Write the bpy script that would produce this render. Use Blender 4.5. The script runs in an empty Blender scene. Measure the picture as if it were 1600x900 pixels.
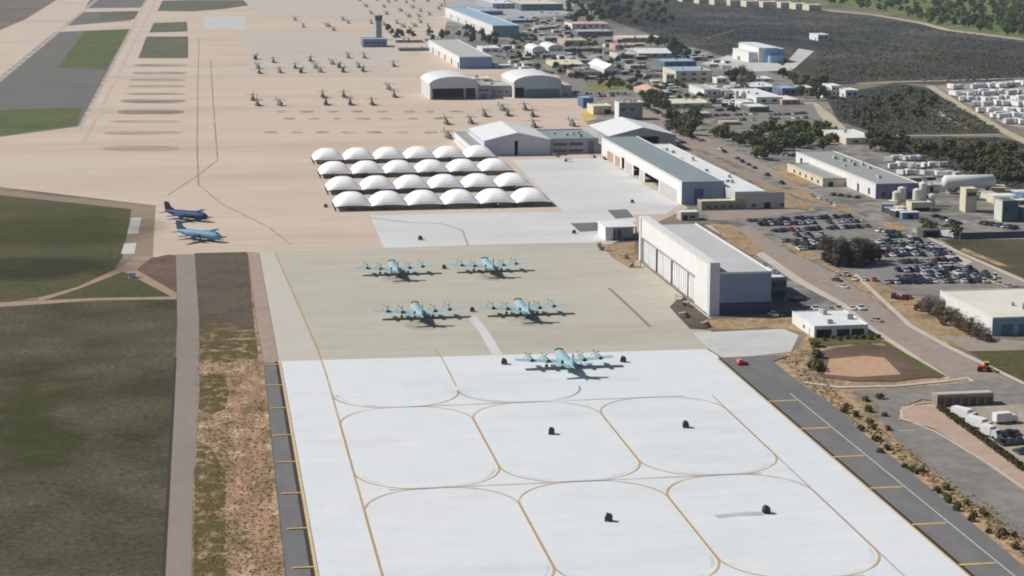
import bpy, bmesh, math, random
from mathutils import Vector, Matrix
rnd = random.Random(7)
HAZE = .000045
S = bpy.context.scene
COL = S.collection
# ---------------------------------------------------------------- camera frame
F = 3050.; H = 135.; VPX, VPY = 308., -140.
PITCH = math.atan((450 - VPY) / F)
YAW = math.atan((800 - VPX) / math.hypot(F, 450 - VPY))
CP, SP, SY, CY = math.cos(PITCH), math.sin(PITCH), math.sin(YAW), math.cos(YAW)
def G(px, py, z=0.):
    """ground point (world metres) seen at a place of the photograph"""
    u, v = (px - 800) / F, -(py - 450) / F
    f = CP + v * SP; d = v * CP - SP
    t = (z - H) / d
    fx, r = f * t, u * t
    return (fx * SY + r * CY, fx * CY - r * SY)
def sc(y): return (y + 140) * .9817 / H          # pixels per metre at ground row y
def XatY(px, Y, z=0.):
    lo, hi = -135., 2000.
    for _ in range(50):
        m = (lo + hi) / 2
        if G(px, m, z)[1] > Y: lo = m
        else: hi = m
    return G(px, lo, z)[0]
# ---------------------------------------------------------------- materials
def lin(c): return tuple(((v / 255.) / 12.92 if v <= 10 else (((v / 255.) + .055) / 1.055) ** 2.4) for v in c)
K = .84
MATS = {}
def _new(name):
    m = bpy.data.materials.new(name); m.use_nodes = True
    return m, m.node_tree.nodes, m.node_tree.links, m.node_tree.nodes['Principled BSDF']
def mat(name, rgb, rough=.7, metal=0., var=.07, scale=.2, k=None, spec=.3, coord='Object'):
    """painted / plain surface with slight weathering"""
    if name in MATS: return MATS[name]
    m, N, L, b = _new(name)
    c = [v * (K if k is None else k) for v in lin(rgb)]
    tc = N.new('ShaderNodeTexCoord'); nz = N.new('ShaderNodeTexNoise')
    nz.inputs['Scale'].default_value = scale; nz.inputs['Detail'].default_value = 5
    rp = N.new('ShaderNodeValToRGB')
    rp.color_ramp.elements[0].position = .3; rp.color_ramp.elements[1].position = .7
    rp.color_ramp.elements[0].color = (*[v * (1 - var) for v in c], 1)
    rp.color_ramp.elements[1].color = (*[min(1, v * (1 + var * .6)) for v in c], 1)
    L.new(tc.outputs[coord], nz.inputs['Vector']); L.new(nz.outputs['Fac'], rp.inputs['Fac'])
    L.new(rp.outputs['Color'], b.inputs['Base Color'])
    b.inputs['Roughness'].default_value = rough; b.inputs['Metallic'].default_value = metal
    b.inputs['Specular IOR Level'].default_value = spec
    MATS[name] = m; return m
def gmat(name, cols, scale=.02, stretch=(1, 1), fine=.18, fscale=.5, rough=.95, k=None, pos=None, slab=0):
    """ground sheet: colour patches in world space + finer mottling; cols = sRGB list low->high"""
    if name in MATS: return MATS[name]
    kk = K if k is None else k
    m, N, L, b = _new(name)
    ge = N.new('ShaderNodeNewGeometry'); mp = N.new('ShaderNodeMapping')
    mp.inputs['Scale'].default_value = (stretch[0], stretch[1], 1)
    L.new(ge.outputs['Position'], mp.inputs['Vector'])
    n1 = N.new('ShaderNodeTexNoise'); n1.inputs['Scale'].default_value = scale; n1.inputs['Detail'].default_value = 7
    n1.inputs['Roughness'].default_value = .6
    L.new(mp.outputs['Vector'], n1.inputs['Vector'])
    rp = N.new('ShaderNodeValToRGB'); cr = rp.color_ramp
    n = len(cols)
    ps = pos or [.3 + .4 * i / max(1, n - 1) for i in range(n)]
    while len(cr.elements) < n: cr.elements.new(.5)
    for e, p, c in zip(cr.elements, ps, cols):
        e.position = p; e.color = (*[v * kk for v in lin(c)], 1)
    L.new(n1.outputs['Fac'], rp.inputs['Fac'])
    n2 = N.new('ShaderNodeTexNoise'); n2.inputs['Scale'].default_value = fscale; n2.inputs['Detail'].default_value = 4
    L.new(mp.outputs['Vector'], n2.inputs['Vector'])
    mr = N.new('ShaderNodeMapRange'); mr.inputs['From Min'].default_value = .3; mr.inputs['From Max'].default_value = .7
    mr.inputs['To Min'].default_value = 1 - fine; mr.inputs['To Max'].default_value = 1 + fine
    L.new(n2.outputs['Fac'], mr.inputs['Value'])
    mx = N.new('ShaderNodeMix'); mx.data_type = 'RGBA'; mx.blend_type = 'MULTIPLY'; mx.inputs['Factor'].default_value = 1
    L.new(rp.outputs['Color'], mx.inputs['A']); L.new(mr.outputs['Result'], mx.inputs['B'])
    out = mx.outputs['Result']
    if slab:
        bt = N.new('ShaderNodeTexBrick'); bt.offset = 0; bt.inputs['Scale'].default_value = 1; bt.inputs['Mortar Size'].default_value = .1; bt.inputs['Mortar Smooth'].default_value = .4
        bt.inputs['Brick Width'].default_value = slab; bt.inputs['Row Height'].default_value = slab
        bt.inputs['Color1'].default_value = (1, 1, 1, 1); bt.inputs['Color2'].default_value = (.985, .985, .98, 1); bt.inputs['Mortar'].default_value = (.935, .93, .92, 1)
        m4 = N.new('ShaderNodeMix'); m4.data_type = 'RGBA'; m4.blend_type = 'MULTIPLY'; m4.inputs['Factor'].default_value = 1
        L.new(ge.outputs['Position'], bt.inputs['Vector']); L.new(out, m4.inputs['A']); L.new(bt.outputs['Color'], m4.inputs['B']); out = m4.outputs['Result']
    L.new(out, b.inputs['Base Color'])
    b.inputs['Roughness'].default_value = rough; b.inputs['Specular IOR Level'].default_value = .15
    MATS[name] = m; return m
def fade_mat(name, rgb, scale=.2, stretch=(1, 1), lo=.45, hi=.75, amax=.8, k=None, blob=None):
    """worn paint / stain / tyre marks that let the pavement show through in places"""
    if name in MATS: return MATS[name]
    m, N, L, b = _new(name)
    b.inputs['Base Color'].default_value = (*[v * (K if k is None else k) for v in lin(rgb)], 1)
    b.inputs['Roughness'].default_value = .9; b.inputs['Specular IOR Level'].default_value = .15
    ge = N.new('ShaderNodeNewGeometry'); mp = N.new('ShaderNodeMapping'); mp.inputs['Scale'].default_value = (*stretch, 1)
    nz = N.new('ShaderNodeTexNoise'); nz.inputs['Scale'].default_value = scale; nz.inputs['Detail'].default_value = 6
    mr = N.new('ShaderNodeMapRange'); mr.inputs['From Min'].default_value = lo; mr.inputs['From Max'].default_value = hi
    mr.inputs['To Max'].default_value = amax
    L.new(ge.outputs['Position'], mp.inputs['Vector']); L.new(mp.outputs['Vector'], nz.inputs['Vector'])
    L.new(nz.outputs['Fac'], mr.inputs['Value']); out = mr.outputs['Result']
    if blob:      # patch thins out towards its rim: (centre x, y, radius x, y)
        m2 = N.new('ShaderNodeMapping'); m2.vector_type = 'TEXTURE'; m2.inputs['Location'].default_value = (blob[0], blob[1], 0); m2.inputs['Scale'].default_value = (blob[2], blob[3], 1e6)
        ln = N.new('ShaderNodeVectorMath'); ln.operation = 'LENGTH'; m3 = N.new('ShaderNodeMapRange'); m3.inputs['From Min'].default_value = 1.; m3.inputs['From Max'].default_value = .35
        mu = N.new('ShaderNodeMath'); mu.operation = 'MULTIPLY'
        L.new(ge.outputs['Position'], m2.inputs['Vector']); L.new(m2.outputs['Vector'], ln.inputs[0]); L.new(ln.outputs['Value'], m3.inputs['Value'])
        L.new(m3.outputs['Result'], mu.inputs[0]); L.new(out, mu.inputs[1]); out = mu.outputs[0]
    L.new(out, b.inputs['Alpha'])
    MATS[name] = m; return m
# ---------------------------------------------------------------- mesh builder
class MB:
    def __init__(s): s.v = []; s.f = []; s.m = []
    def face(s, pts, mi=0):
        i = len(s.v); s.v += [tuple(p) for p in pts]; s.f.append(tuple(range(i, i + len(pts)))); s.m.append(mi)
    def hexa(s, p, mi=0):      # 8 points: bottom 4 ccw, top 4 ccw
        i = len(s.v); s.v += [tuple(q) for q in p]
        for f in ((0, 3, 2, 1), (4, 5, 6, 7), (0, 1, 5, 4), (1, 2, 6, 5), (2, 3, 7, 6), (3, 0, 4, 7)):
            s.f.append(tuple(i + k for k in f)); s.m.append(mi)
    def box(s, x0, x1, y0, y1, z0, z1, mi=0):
        s.hexa([(x0, y0, z0), (x1, y0, z0), (x1, y1, z0), (x0, y1, z0), (x0, y0, z1), (x1, y0, z1), (x1, y1, z1), (x0, y1, z1)], mi)
    def prism(s, prof, a0, a1, axis='y', mi=0):
        """closed profile (u,z) swept along axis"""
        def P(u, z, a): return (u, a, z) if axis == 'y' else (a, u, z)
        n = len(prof); i = len(s.v)
        s.v += [P(u, z, a0) for u, z in prof] + [P(u, z, a1) for u, z in prof]
        s.f.append(tuple(range(i, i + n))); s.m.append(mi)
        s.f.append(tuple(range(i + 2 * n - 1, i + n - 1, -1))); s.m.append(mi)
        for k in range(n):
            q = (k + 1) % n
            s.f.append((i + k, i + n + k, i + n + q, i + q)); s.m.append(mi)
    def loft(s, rings, mi=0, cap=True):
        n = len(rings[0]); i = len(s.v)
        for r in rings: s.v += [tuple(p) for p in r]
        for a in range(len(rings) - 1):
            for k in range(n):
                q = (k + 1) % n
                s.f.append((i + a * n + k, i + a * n + q, i + (a + 1) * n + q, i + (a + 1) * n + k)); s.m.append(mi)
        if cap:
            s.f.append(tuple(range(i + n - 1, i - 1, -1))); s.m.append(mi)
            j = i + (len(rings) - 1) * n
            s.f.append(tuple(range(j, j + n))); s.m.append(mi)
    def tube(s, p0, p1, r0, r1=None, n=6, mi=0):
        r1 = r0 if r1 is None else r1
        p0, p1 = Vector(p0), Vector(p1); d = (p1 - p0).normalized()
        a = d.orthogonal().normalized(); b = d.cross(a)
        rg = lambda p, r: [p + a * (r * math.cos(2 * math.pi * k / n)) + b * (r * math.sin(2 * math.pi * k / n)) for k in range(n)]
        s.loft([rg(p0, r0), rg(p1, r1)], mi)
    def mesh(s, name, mats, smooth=False):
        me = bpy.data.meshes.new(name); me.from_pydata(s.v, [], s.f)
        for m in (mats if isinstance(mats, (list, tuple)) else [mats]): me.materials.append(m)
        for p, mi in zip(me.polygons, s.m): p.material_index = mi; p.use_smooth = smooth
        bm = bmesh.new(); bm.from_mesh(me); bmesh.ops.recalc_face_normals(bm, faces=bm.faces); bm.to_mesh(me); bm.free()
        me.update(); return me
    def obj(s, name, mats, parent=None, smooth=False):
        o = bpy.data.objects.new(name, s.mesh(name, mats, smooth)); COL.objects.link(o)
        if parent: o.parent = parent
        return o
def tag(o, label=None, cat=None, group=None, kind=None):
    if label: o['label'] = label
    if cat: o['category'] = cat
    if group: o['group'] = group
    if kind: o['kind'] = kind
    return o
def empty(name, loc, label, cat, group=None, rz=0.):
    o = bpy.data.objects.new(name, None); COL.objects.link(o); o.empty_display_size = .5
    o.location = loc; o.rotation_euler = (0, 0, rz)
    return tag(o, label, cat, group)
def copy_tree(o, parent=None):
    c = o.copy(); COL.objects.link(c)
    if parent: c.parent = parent
    for ch in list(o.children): copy_tree(ch, c)
    return c
ORD = 'first second third fourth fifth sixth seventh eighth ninth tenth eleventh twelfth thirteenth fourteenth fifteenth sixteenth seventeenth eighteenth nineteenth twentieth'.split()
def ordn(i):
    if i < 20: return ORD[i]
    n = i + 1
    return 'twenty-' + ORD[n - 21] if n < 30 else ('thirtieth' if n == 30 else 'thirty-' + ORD[min(n - 31, 8)])
def inpoly(x, y, poly):
    r = False; n = len(poly)
    for i in range(n):
        (x0, y0), (x1, y1) = poly[i], poly[i - 1]
        if (y0 > y) != (y1 > y) and x < (x1 - x0) * (y - y0) / (y1 - y0) + x0: r = not r
    return r
def scatter(poly, n, mind=0.):
    xs = [p[0] for p in poly]; ys = [p[1] for p in poly]; out = []; tries = 0
    while len(out) < n and tries < n * 60:
        tries += 1
        x, y = rnd.uniform(min(xs), max(xs)), rnd.uniform(min(ys), max(ys))
        if inpoly(x, y, poly) and all((x - a) ** 2 + ((y - b) * 2) ** 2 > mind * mind for a, b in out): out.append((x, y))
    return out
# ---------------------------------------------------------------- ground sheets
ZL = [0.0]
def tri_fill(pts):
    from mathutils.geometry import tessellate_polygon
    return tessellate_polygon([[Vector((*p, 0)) for p in pts]])
def sheet(name, px, m, label=None, cat='ground', world=False, z=None, kind='structure'):
    if z is None: ZL[0] += .004; z = ZL[0]
    w = px if world else [G(*p) for p in px]
    mb = MB(); mb.v = [(x, y, z) for x, y in w]
    for t in tri_fill(w): mb.f.append(tuple(t)); mb.m.append(0)
    o = mb.obj(name, m)
    for p in o.data.polygons:
        if p.normal.z < 0: p.flip()
    return tag(o, label or name.replace('_', ' ') + ' seen from the air', cat, kind=kind)
def ribbon_pts(w, width, closed=False):
    P = [Vector(p) for p in w]; n = len(P); Lf, Rt = [], []
    for i in range(n):
        a = P[(i - 1) % n] if (closed or i > 0) else P[i]
        b = P[(i + 1) % n] if (closed or i < n - 1) else P[i]
        t = (b - a).normalized(); q = Vector((-t.y, t.x)) * width / 2
        Lf.append(P[i] + q); Rt.append(P[i] - q)
    return Lf, Rt
def ribbon(name, runs, width, m, label, cat='marking', z=None, kind='structure', closed=False):
    """one worn painted line (or several joined strokes of one marking) laid on the ground; runs in world metres"""
    if z is None: ZL[0] += .004; z = ZL[0]
    mb = MB()
    for j, w in enumerate(runs):
        zz = z + j * .001
        Lf, Rt = ribbon_pts(w, width, closed); n = len(Lf)
        for i in range(n if closed else n - 1):
            k = (i + 1) % n
            mb.face([(*Rt[i], zz), (*Rt[k], zz), (*Lf[k], zz), (*Lf[i], zz)])
    return tag(mb.obj(name, m), label, cat, kind=kind)
def W(px): return [G(*p) for p in px]

m_ground = gmat('dry_soil', [(88, 84, 76), (118, 110, 98), (140, 128, 112), (122, 122, 118)], .012, fine=.22, fscale=.12)
m_tan = gmat('tan_concrete', [(188, 170, 155), (202, 184, 167), (208, 191, 174), (201, 190, 176)], .008, (.3, 1.8), fine=.05, fscale=.09)
m_white = gmat('new_concrete', [(214, 217, 219), (222, 226, 229), (225, 228, 231), (219, 221, 222)], .02, (.6, 1.6), fine=.03, fscale=.15, slab=6.1)
m_mid = gmat('weathered_concrete', [(178, 170, 158), (187, 181, 168), (191, 187, 173), (190, 178, 166)], .016, (.5, 1.8), fine=.045, fscale=.12, slab=7.6)
m_lite = gmat('pale_concrete', [(198, 198, 195), (210, 211, 210), (216, 217, 217)], .02, (.6, 1.6), fine=.03, fscale=.15)
m_pad = gmat('grey_concrete', [(188, 188, 184), (200, 201, 198), (206, 205, 200)], .03, fine=.05, fscale=.2)
m_field = gmat('field_grass', [(62, 60, 40), (78, 75, 55), (88, 83, 65), (102, 95, 78)], .035, (1, 1), fine=.42, fscale=.7)
m_green = gmat('green_grass', [(66, 68, 42), (80, 80, 52), (90, 86, 54), (84, 78, 56)], .014, fine=.3, fscale=.45)
m_infield = gmat('infield_asphalt', [(108, 104, 100), (116, 113, 108), (110, 114, 106)], .01, fine=.05, fscale=.1)
m_dgrass = gmat('dark_grass', [(86, 90, 66), (102, 102, 82), (112, 108, 90)], .02, fine=.12, fscale=.1)
m_dirt = gmat('scrub_dirt', [(102, 88, 62), (142, 120, 92), (176, 148, 120), (200, 174, 148)], .13, (1, .5), fine=.42, fscale=.9)
m_scrub = gmat('grey_scrub', [(82, 74, 62), (98, 88, 76), (102, 94, 72)], .05, fine=.2, fscale=.4)
m_orange = gmat('orange_dirt', [(120, 108, 88), (154, 134, 108), (186, 154, 122), (150, 136, 108)], .07, (1, .5), fine=.34, fscale=.6)
m_road = gmat('old_road', [(140, 128, 120), (148, 136, 128), (150, 140, 130)], .03, (1, .3), fine=.05, fscale=.3)
m_asph = gmat('dark_asphalt', [(110, 110, 112), (121, 120, 120), (126, 123, 120)], .03, (1, .3), fine=.08, fscale=.3)
m_lot = gmat('lot_asphalt', [(120, 118, 114), (136, 132, 127), (148, 141, 134)], .05, fine=.16, fscale=.3)
m_street = gmat('street_asphalt', [(146, 134, 124), (160, 147, 136), (154, 144, 136)], .04, fine=.1, fscale=.3)
m_shoulder = gmat('shoulder_pavement', [(160, 138, 126), (172, 150, 138), (168, 148, 134)], .04, fine=.08, fscale=.3)
m_brown = gmat('brown_soil', [(96, 78, 66), (112, 92, 80), (120, 104, 90)], .05, fine=.15, fscale=.3)
m_brush = gmat('brush_soil', [(54, 57, 58), (72, 73, 72), (96, 92, 84), (78, 81, 80)], .011, (1, .5), fine=.42, fscale=.12, pos=[.34, .48, .6, .7])
m_golf = gmat('golf_grass', [(86, 104, 60), (112, 128, 76), (126, 132, 84)], .01, fine=.15, fscale=.08)
m_basin = gmat('basin_dirt', [(176, 142, 114), (190, 156, 128), (196, 160, 130)], .05, fine=.08, fscale=.4)
m_verge = gmat('verge_dirt', [(118, 104, 78), (152, 130, 100), (176, 150, 118), (134, 122, 86)], .09, fine=.3, fscale=.6)
m_kerb = gmat('kerb_concrete', [(190, 180, 168), (206, 196, 184)], .1, fine=.06)
m_town = gmat('town_ground', [(94, 94, 92), (122, 120, 117), (150, 144, 136), (108, 109, 98), (140, 138, 137)], .03, fine=.35, fscale=.14)

tag(sheet('ground', [(-9000, -1500), (9000, -1500), (9000, 16000), (-9000, 16000)], m_ground, 'dry ground under the whole airfield', world=True, z=0.), 'dry soil stretching beyond the airfield')
# left side and runways
sheet('concrete_apron', [(-420, 272), (0, 292), (243, 321), (238, 402), (405, 396), (600, 388), (940, 388), (1075, 325), (950, 235), (915, 190), (925, 172), (902, 150), (880, 118), (800, 108), (740, 108), (680, 84), (690, 62), (700, 28), (694, 0), (688, -30), (-420, -30)], m_tan, 'tan concrete apron and taxiways of the upper airfield', 'apron')
sheet('runway_infield', [(-60, 168), (85, 50), (207, 45), (127, 197), (0, 214), (-60, 222)], m_infield, 'grey paved infield beside the runway', 'infield')
m_ig = gmat('infield_grass', [(78, 90, 50), (92, 102, 62), (100, 104, 58)], .02, fine=.2, fscale=.15)
sheet('grass_strip', [(133, 48), (206, 45), (165, 108), (90, 105)], m_ig, 'green grass rectangle on the grey infield', 'grass')
sheet('grass_strip', [(-40, 178), (30, 170), (128, 169), (121, 195), (0, 212), (-40, 218)], m_ig, 'green grass patch at the near end of the infield', 'grass')
sheet('runway_infield', [(97, 41), (130, 19), (216, 17), (205, 32)], m_infield, 'grey infield block beyond the grass rectangle', 'infield')
sheet('grass_strip', [(158, 19), (217, 17), (210, 30), (155, 31)], m_dgrass, 'dull green grass on the second infield block', 'grass')
sheet('runway_infield', [(132, 13), (150, -14), (240, -16), (222, 12)], m_infield, 'farthest grey infield block at the picture top', 'infield')
sheet('runway_infield', [(-300, 120), (0, 47), (40, 30), (98, -6), (-300, -25)], gmat('far_field', [(104, 96, 88), (118, 108, 98), (126, 116, 104)], .01, fine=.08, fscale=.05), 'brownish grey field in the top left corner', 'field')
sheet('grass_strip', [(240, 36), (292, 34), (293, 49), (233, 51)], m_dgrass, 'small dark grass block between taxiway and apron', 'grass')
sheet('grass_strip', [(229, 57), (294, 57), (294, 91), (216, 91)], m_dgrass, 'larger dark grass block between taxiway and apron', 'grass')
sheet('grass_strip', [(254, 1), (300, 0), (420, 0), (412, 5), (350, 14), (300, 18), (246, 17)], m_dgrass, 'dark grass wedge at the top of the apron', 'grass')
sheet('concrete_patch', [(320, 26), (383, 26), (385, 45), (318, 45)], m_pad, 'pale rectangular concrete patch on the upper apron', 'apron')
sheet('concrete_patch', [(374, 52), (628, 50), (640, 85), (600, 118), (392, 118)], gmat('worn_apron', [(192, 178, 165), (200, 188, 176), (197, 189, 181)], .01, (.4, 1.6), fine=.05), 'paler worn concrete under the far helicopter row', 'apron')
sheet('concrete_patch', [(380, 0), (688, 0), (700, 30), (560, 34), (400, 20)], gmat('worn_apron2', [(190, 178, 166), (198, 188, 177), (202, 188, 173)], .01, (.4, 1.6), fine=.04), 'greyish concrete at the far end of the apron', 'apron')
m_stain = fade_mat('oil_stain', (140, 122, 110), .06, (.3, 2.2), .36, .64, .75)
for i, (x0, x1, y, h) in enumerate([(208, 293, 102, 4), (206, 293, 114, 4), (202, 292, 125, 4), (200, 292, 135, 4), (196, 290, 147, 3), (188, 290, 158, 7), (182, 288, 175, 8), (170, 285, 190, 4), (162, 285, 208, 6), (160, 280, 232, 9)]):
    pts = []
    for k in range(24):
        a = 2 * math.pi * k / 24
        pts.append(((x0 + x1) / 2 + (x1 - x0) / 2 * math.copysign(abs(math.cos(a)) ** .5, math.cos(a)), y + h / 2 * math.sin(a)))
    sheet('pavement_stain', pts, m_stain if i < 7 else fade_mat('faint_stain', (180, 160, 148), .1, (.25, 1.6), .3, .65, .6), 'brown skid-stained strip, %s down the stack beside the taxiway' % ordn(i), 'stain', z=.12)
for j, (y, xs) in enumerate([(174.5, [441, 480, 520, 558, 597, 640, 672, 712]), (185.5, [452, 489, 527, 567, 604, 645, 685]), (207, [423, 463, 504, 544, 585, 628, 672])]):
    for i, x in enumerate(xs):
        w_ = rnd.uniform(7, 13)
        pts = [(x + w_ * math.cos(a * .5236) + rnd.uniform(-1, 1), y + 1.7 * math.sin(a * .5236)) for a in range(12)]
        sheet('pavement_stain', pts, fade_mat('oil_spot', (140, 116, 104), .2, (.4, 1.5), .38, .68, .7), 'brown oil stain, %s from the left in the %s row of empty parking spots' % (ordn(i), ORD[j]), 'stain', z=.125)
m_seam = fade_mat('dark_seam', (160, 138, 124), .08, (1, 1), .25, .6, .7)
ribbon('taxi_line', [W([(311, 60), (309, 130), (308, 230), (310, 288)])], .8, m_seam, 'thin dark taxi line running up the tan apron')
ribbon('taxi_line', [W([(329, 92), (333, 160), (340, 250), (308, 275), (262, 305)])], .8, m_seam, 'second thin dark taxi line bending left near its end')
ribbon('taxi_line', [W([(310, 288), (345, 318), (420, 355), (455, 383)])], .7, m_seam, 'faint dark line joining the taxi line to the yellow lane line')
for x0, y0, x1, y1 in [(243, 0, 130, 224), (228, 0, 122, 205)]:
    ribbon('taxiway_edge', [W([(x0, y0), ((x0 + x1) / 2, (y0 + y1) / 2), (x1, y1)])], 3, fade_mat('pale_edge', (222, 210, 196), .05, (1, 1), .2, .6, .7), 'pale edge line of the slanting taxiway, from pixel-thin to broad' if x0 > 240 else 'pale grass-side edge line of the slanting taxiway')
ribbon('runway_edge', [W([(150, 0), (95, 46), (0, 124), (-60, 170)])], 6, MATS['pale_edge'], 'pale runway edge beside the grey infield')
# left fields
sheet('shoulder', [(-400, 285), (0, 298), (243, 322), (238, 402), (190, 410), (192, 398), (205, 332), (0, 308), (-400, 296)], gmat('shoulder_grey', [(140, 124, 108), (152, 134, 118), (146, 130, 114)], .05, fine=.08), 'brownish paved shoulder round the left grass field', 'shoulder')
sheet('grass_field', [(-500, 298), (0, 305), (205, 327), (192, 400), (172, 430), (100, 456), (0, 474), (-600, 500)], m_green, 'green grass field at the left below the apron', 'field')
sheet('grass_field', [(60, 468), (195, 424), (272, 466), (150, 469)], m_green, 'small grass triangle between the two dirt paths', 'field')
sheet('brown_verge', [(218, 424), (236, 404), (262, 398), (276, 399), (275, 458), (250, 442)], m_brown, 'bare brown triangle beside the junction', 'verge')
sheet('dirt_path', [(60, 466), (120, 449), (190, 417), (212, 401), (240, 401), (225, 412), (214, 422), (276, 458), (276, 468), (200, 428), (192, 425), (120, 453), (60, 472)], gmat('path_dirt', [(156, 134, 112), (176, 152, 128)], .1, fine=.1), 'tan dirt junction with a path branching left', 'path')
sheet('white_pad', [(205, 341), (221, 340), (216, 365), (199, 366)], m_pad, 'larger white concrete pad on the grass edge', 'pad')
sheet('white_pad', [(194, 381), (213, 380), (210, 397), (189, 397)], m_pad, 'smaller white concrete pad on the grass edge', 'pad')
sheet('grass_field', [(-900, 520), (0, 478), (278, 467), (271, 675), (255, 960), (-900, 960)], m_field, 'wide dull olive field left of the perimeter road', 'field')
def blob(name, cx_, cy_, rx, ry, rgb, label, scale=.05, stretch=(1, 1), lo=.25, hi=.6, amax=.9, cat='grass'):
    fade_mat('blend_' + label[:16], rgb, scale, stretch, lo, hi, amax, blob=(cx_, cy_, rx, ry))
    sheet(name, [(cx_ + rx * math.cos(a * .2618), cy_ + ry * math.sin(a * .2618)) for a in range(24)], MATS['blend_' + label[:16]], label, cat, world=True)
blob('green_patch', *G(30, 640), 26, 75, (74, 78, 30), 'greener patch at the left edge of the field', .09, lo=.3, hi=.7, amax=.7)
blob('green_patch', *G(70, 700), 14, 30, (72, 80, 32), 'small green patch in the left field', .12, lo=.3, hi=.7, amax=.7)
blob('green_patch', *G(90, 360), 50, 50, (78, 82, 40), 'yellowish green middle of the far grass field', .04)
blob('green_patch', *G(40, 420), 50, 30, (58, 58, 34), 'dull dark part of the far grass field', .04)
sheet('dirt_path', [(-300, 489), (0, 473), (150, 466), (276, 464), (276, 468), (150, 470), (0, 480), (-300, 497)], MATS['path_dirt'], 'thin tan path crossing the left field', 'path')
sheet('scrub_ground', [(304, 396), (386, 394), (400, 500), (412, 570), (452, 960), (300, 960)], m_dirt, 'mottled dirt and scrub between road and apron edge', 'verge')
sheet('scrub_ground', [(304, 396), (386, 394), (392, 450), (398, 516), (306, 520)], m_scrub, 'grey brown scrub at the far end of the dirt verge', 'verge')
blob('dirt_patch', *G(352, 516), 6.5, 16, (150, 122, 94), 'bare tan patch where scrub meets dirt on the verge', .2, lo=.3, hi=.6, cat='verge')
blob('dirt_patch', *G(330, 505), 5, 14, (112, 100, 72), 'olive patch where scrub meets dirt on the verge', .25, lo=.3, hi=.6, cat='verge')
for i, (px, py, rx, ry) in enumerate([(395, 600, 3.2, 30), (400, 700, 3., 34), (408, 820, 3.2, 32), (378, 760, 2.4, 30), (372, 640, 2.2, 22)]):
    blob('dirt_patch', *G(px, py), rx, ry, (206, 166, 136), '%s pinkish bare streak from the far end of the dirt verge' % ORD[i], .3, (1, .4), lo=.32, hi=.6, amax=.85, cat='verge')
sheet('green_verge', [(309, 518), (398, 518), (404, 560), (352, 568), (310, 566)], fade_mat('weed_patches', (98, 92, 50), .25, (1, .8), .36, .6, .85), 'weedy green band across the far dirt verge', 'verge')
sheet('green_verge', [(311, 584), (350, 586), (358, 612), (352, 640), (330, 648), (310, 640)], MATS['weed_patches'], 'square green weed patch beside the road', 'verge')
sheet('green_verge', [(308, 690), (330, 700), (352, 740), (350, 960), (301, 960), (303, 760)], MATS['weed_patches'], 'weedy green side of the dirt verge along the road', 'verge')
sheet('perimeter_road', [(275, 398), (304, 398), (311, 500), (312, 610), (308, 680), (301, 760), (299, 960), (255, 960), (265, 780), (272, 640), (277, 500)], m_road, 'straight grey brown perimeter road at the left', 'road')
ribbon('road_ditch', [W([(274, 560), (269, 660), (262, 780), (254, 930)])], .8, mat('ditch', (58, 52, 38), k=.9), 'dark grassy ditch along the road edge', 'ditch')
ZL[0] = .0215
# near aprons (world coordinates, metres)
AX0, AX1 = 20.6, 153.5
sheet('shoulder', [(16.2, 782), (AX0 - .2, 779), (AX0 - .2, 583), (14.7, 583)], m_shoulder, 'pinkish paved shoulder beside the weathered apron', 'shoulder', world=True)
sheet('asphalt_strip', [(14.9, 583), (AX0 - .6, 583), (AX0 - .6, 340), (13.6, 340)], m_asph, 'dark asphalt shoulder strip left of the white apron', 'shoulder', world=True)
sheet('weathered_apron', [(AX0, 779), *W([(600, 387.5), (800, 380.5), (925, 378), (985, 404), (998, 408), (1112, 498), (1112, 545)]), (AX1, 580), (AX0, 584)], m_mid, 'weathered beige concrete apron under the parked four-engine aircraft', 'apron', world=True)
sheet('concrete_lane', [(AX0, 779), (26.5, 779), (33.2, 583.6), (AX0, 583.6)], gmat('lane_concrete', [(194, 188, 176), (202, 197, 186)], .03, fine=.03), 'slightly paler lane at the left edge of the weathered apron', 'apron', world=True)
sheet('white_apron', [(AX0, 584), (AX1, 580), (AX1 + 1, 572), (AX1, 340), (AX0 - 1.2, 340)], m_white, 'broad bright new concrete apron in front', 'apron', world=True)
sheet('white_patch', W([(578, 337), (700, 334), (880, 331), (800, 250), (940, 247), (1062, 321), (1040, 335), (990, 336), (995, 345), (945, 378), (930, 379), (800, 381), (600, 388)]), m_lite, 'pale concrete beside the arched shelters', 'apron', world=True)
sheet('light_pad', [(1082, 520), (1225, 514), (1248, 524), (1236, 550), (1180, 556), (1131, 560), (1108, 546)], m_pad, 'pale concrete pad before the small white building', 'pad')
sheet('gravel_strip', [(1046, 480), (1058, 468), (1070, 467), (1108, 498), (1180, 500), (1105, 516), (1078, 514)], m_scrub, 'grey gravelly strip along the white hangar', 'verge')
sheet('brown_verge', [(938, 383), (992, 378), (994, 412), (1006, 420), (985, 420), (958, 404)], m_verge, 'brown dirt corner beside the canopy building', 'verge')
sheet('brown_verge', [(1100, 500), (1255, 492), (1262, 520), (1200, 512), (1108, 517)], m_verge, 'orange dirt strip before the dark end of the white hangar', 'verge')
# white streak, seam, dark pads
ribbon('concrete_strip', [[G(738, 495), G(757, 520), G(778, 556)]], 3.2, m_lite, 'pale repaired strip crossing the weathered apron')
ribbon('drain_channel', [[G(951, 450), G(985, 481), G(1016, 511)]], 1.2, mat('drain', (150, 132, 120)), 'long brown drain channel in the weathered apron', 'drain')
sheet('dark_pad', [(891, 349), (937, 347.5), (947, 360), (906, 362.5)], m_asph, 'dark paved rectangle left of the canopy building', 'pad')
sheet('dark_pad', [(949, 328.5), (979, 327), (991, 340), (962, 342)], m_asph, 'dark paved rectangle behind the canopy building', 'pad')
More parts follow.
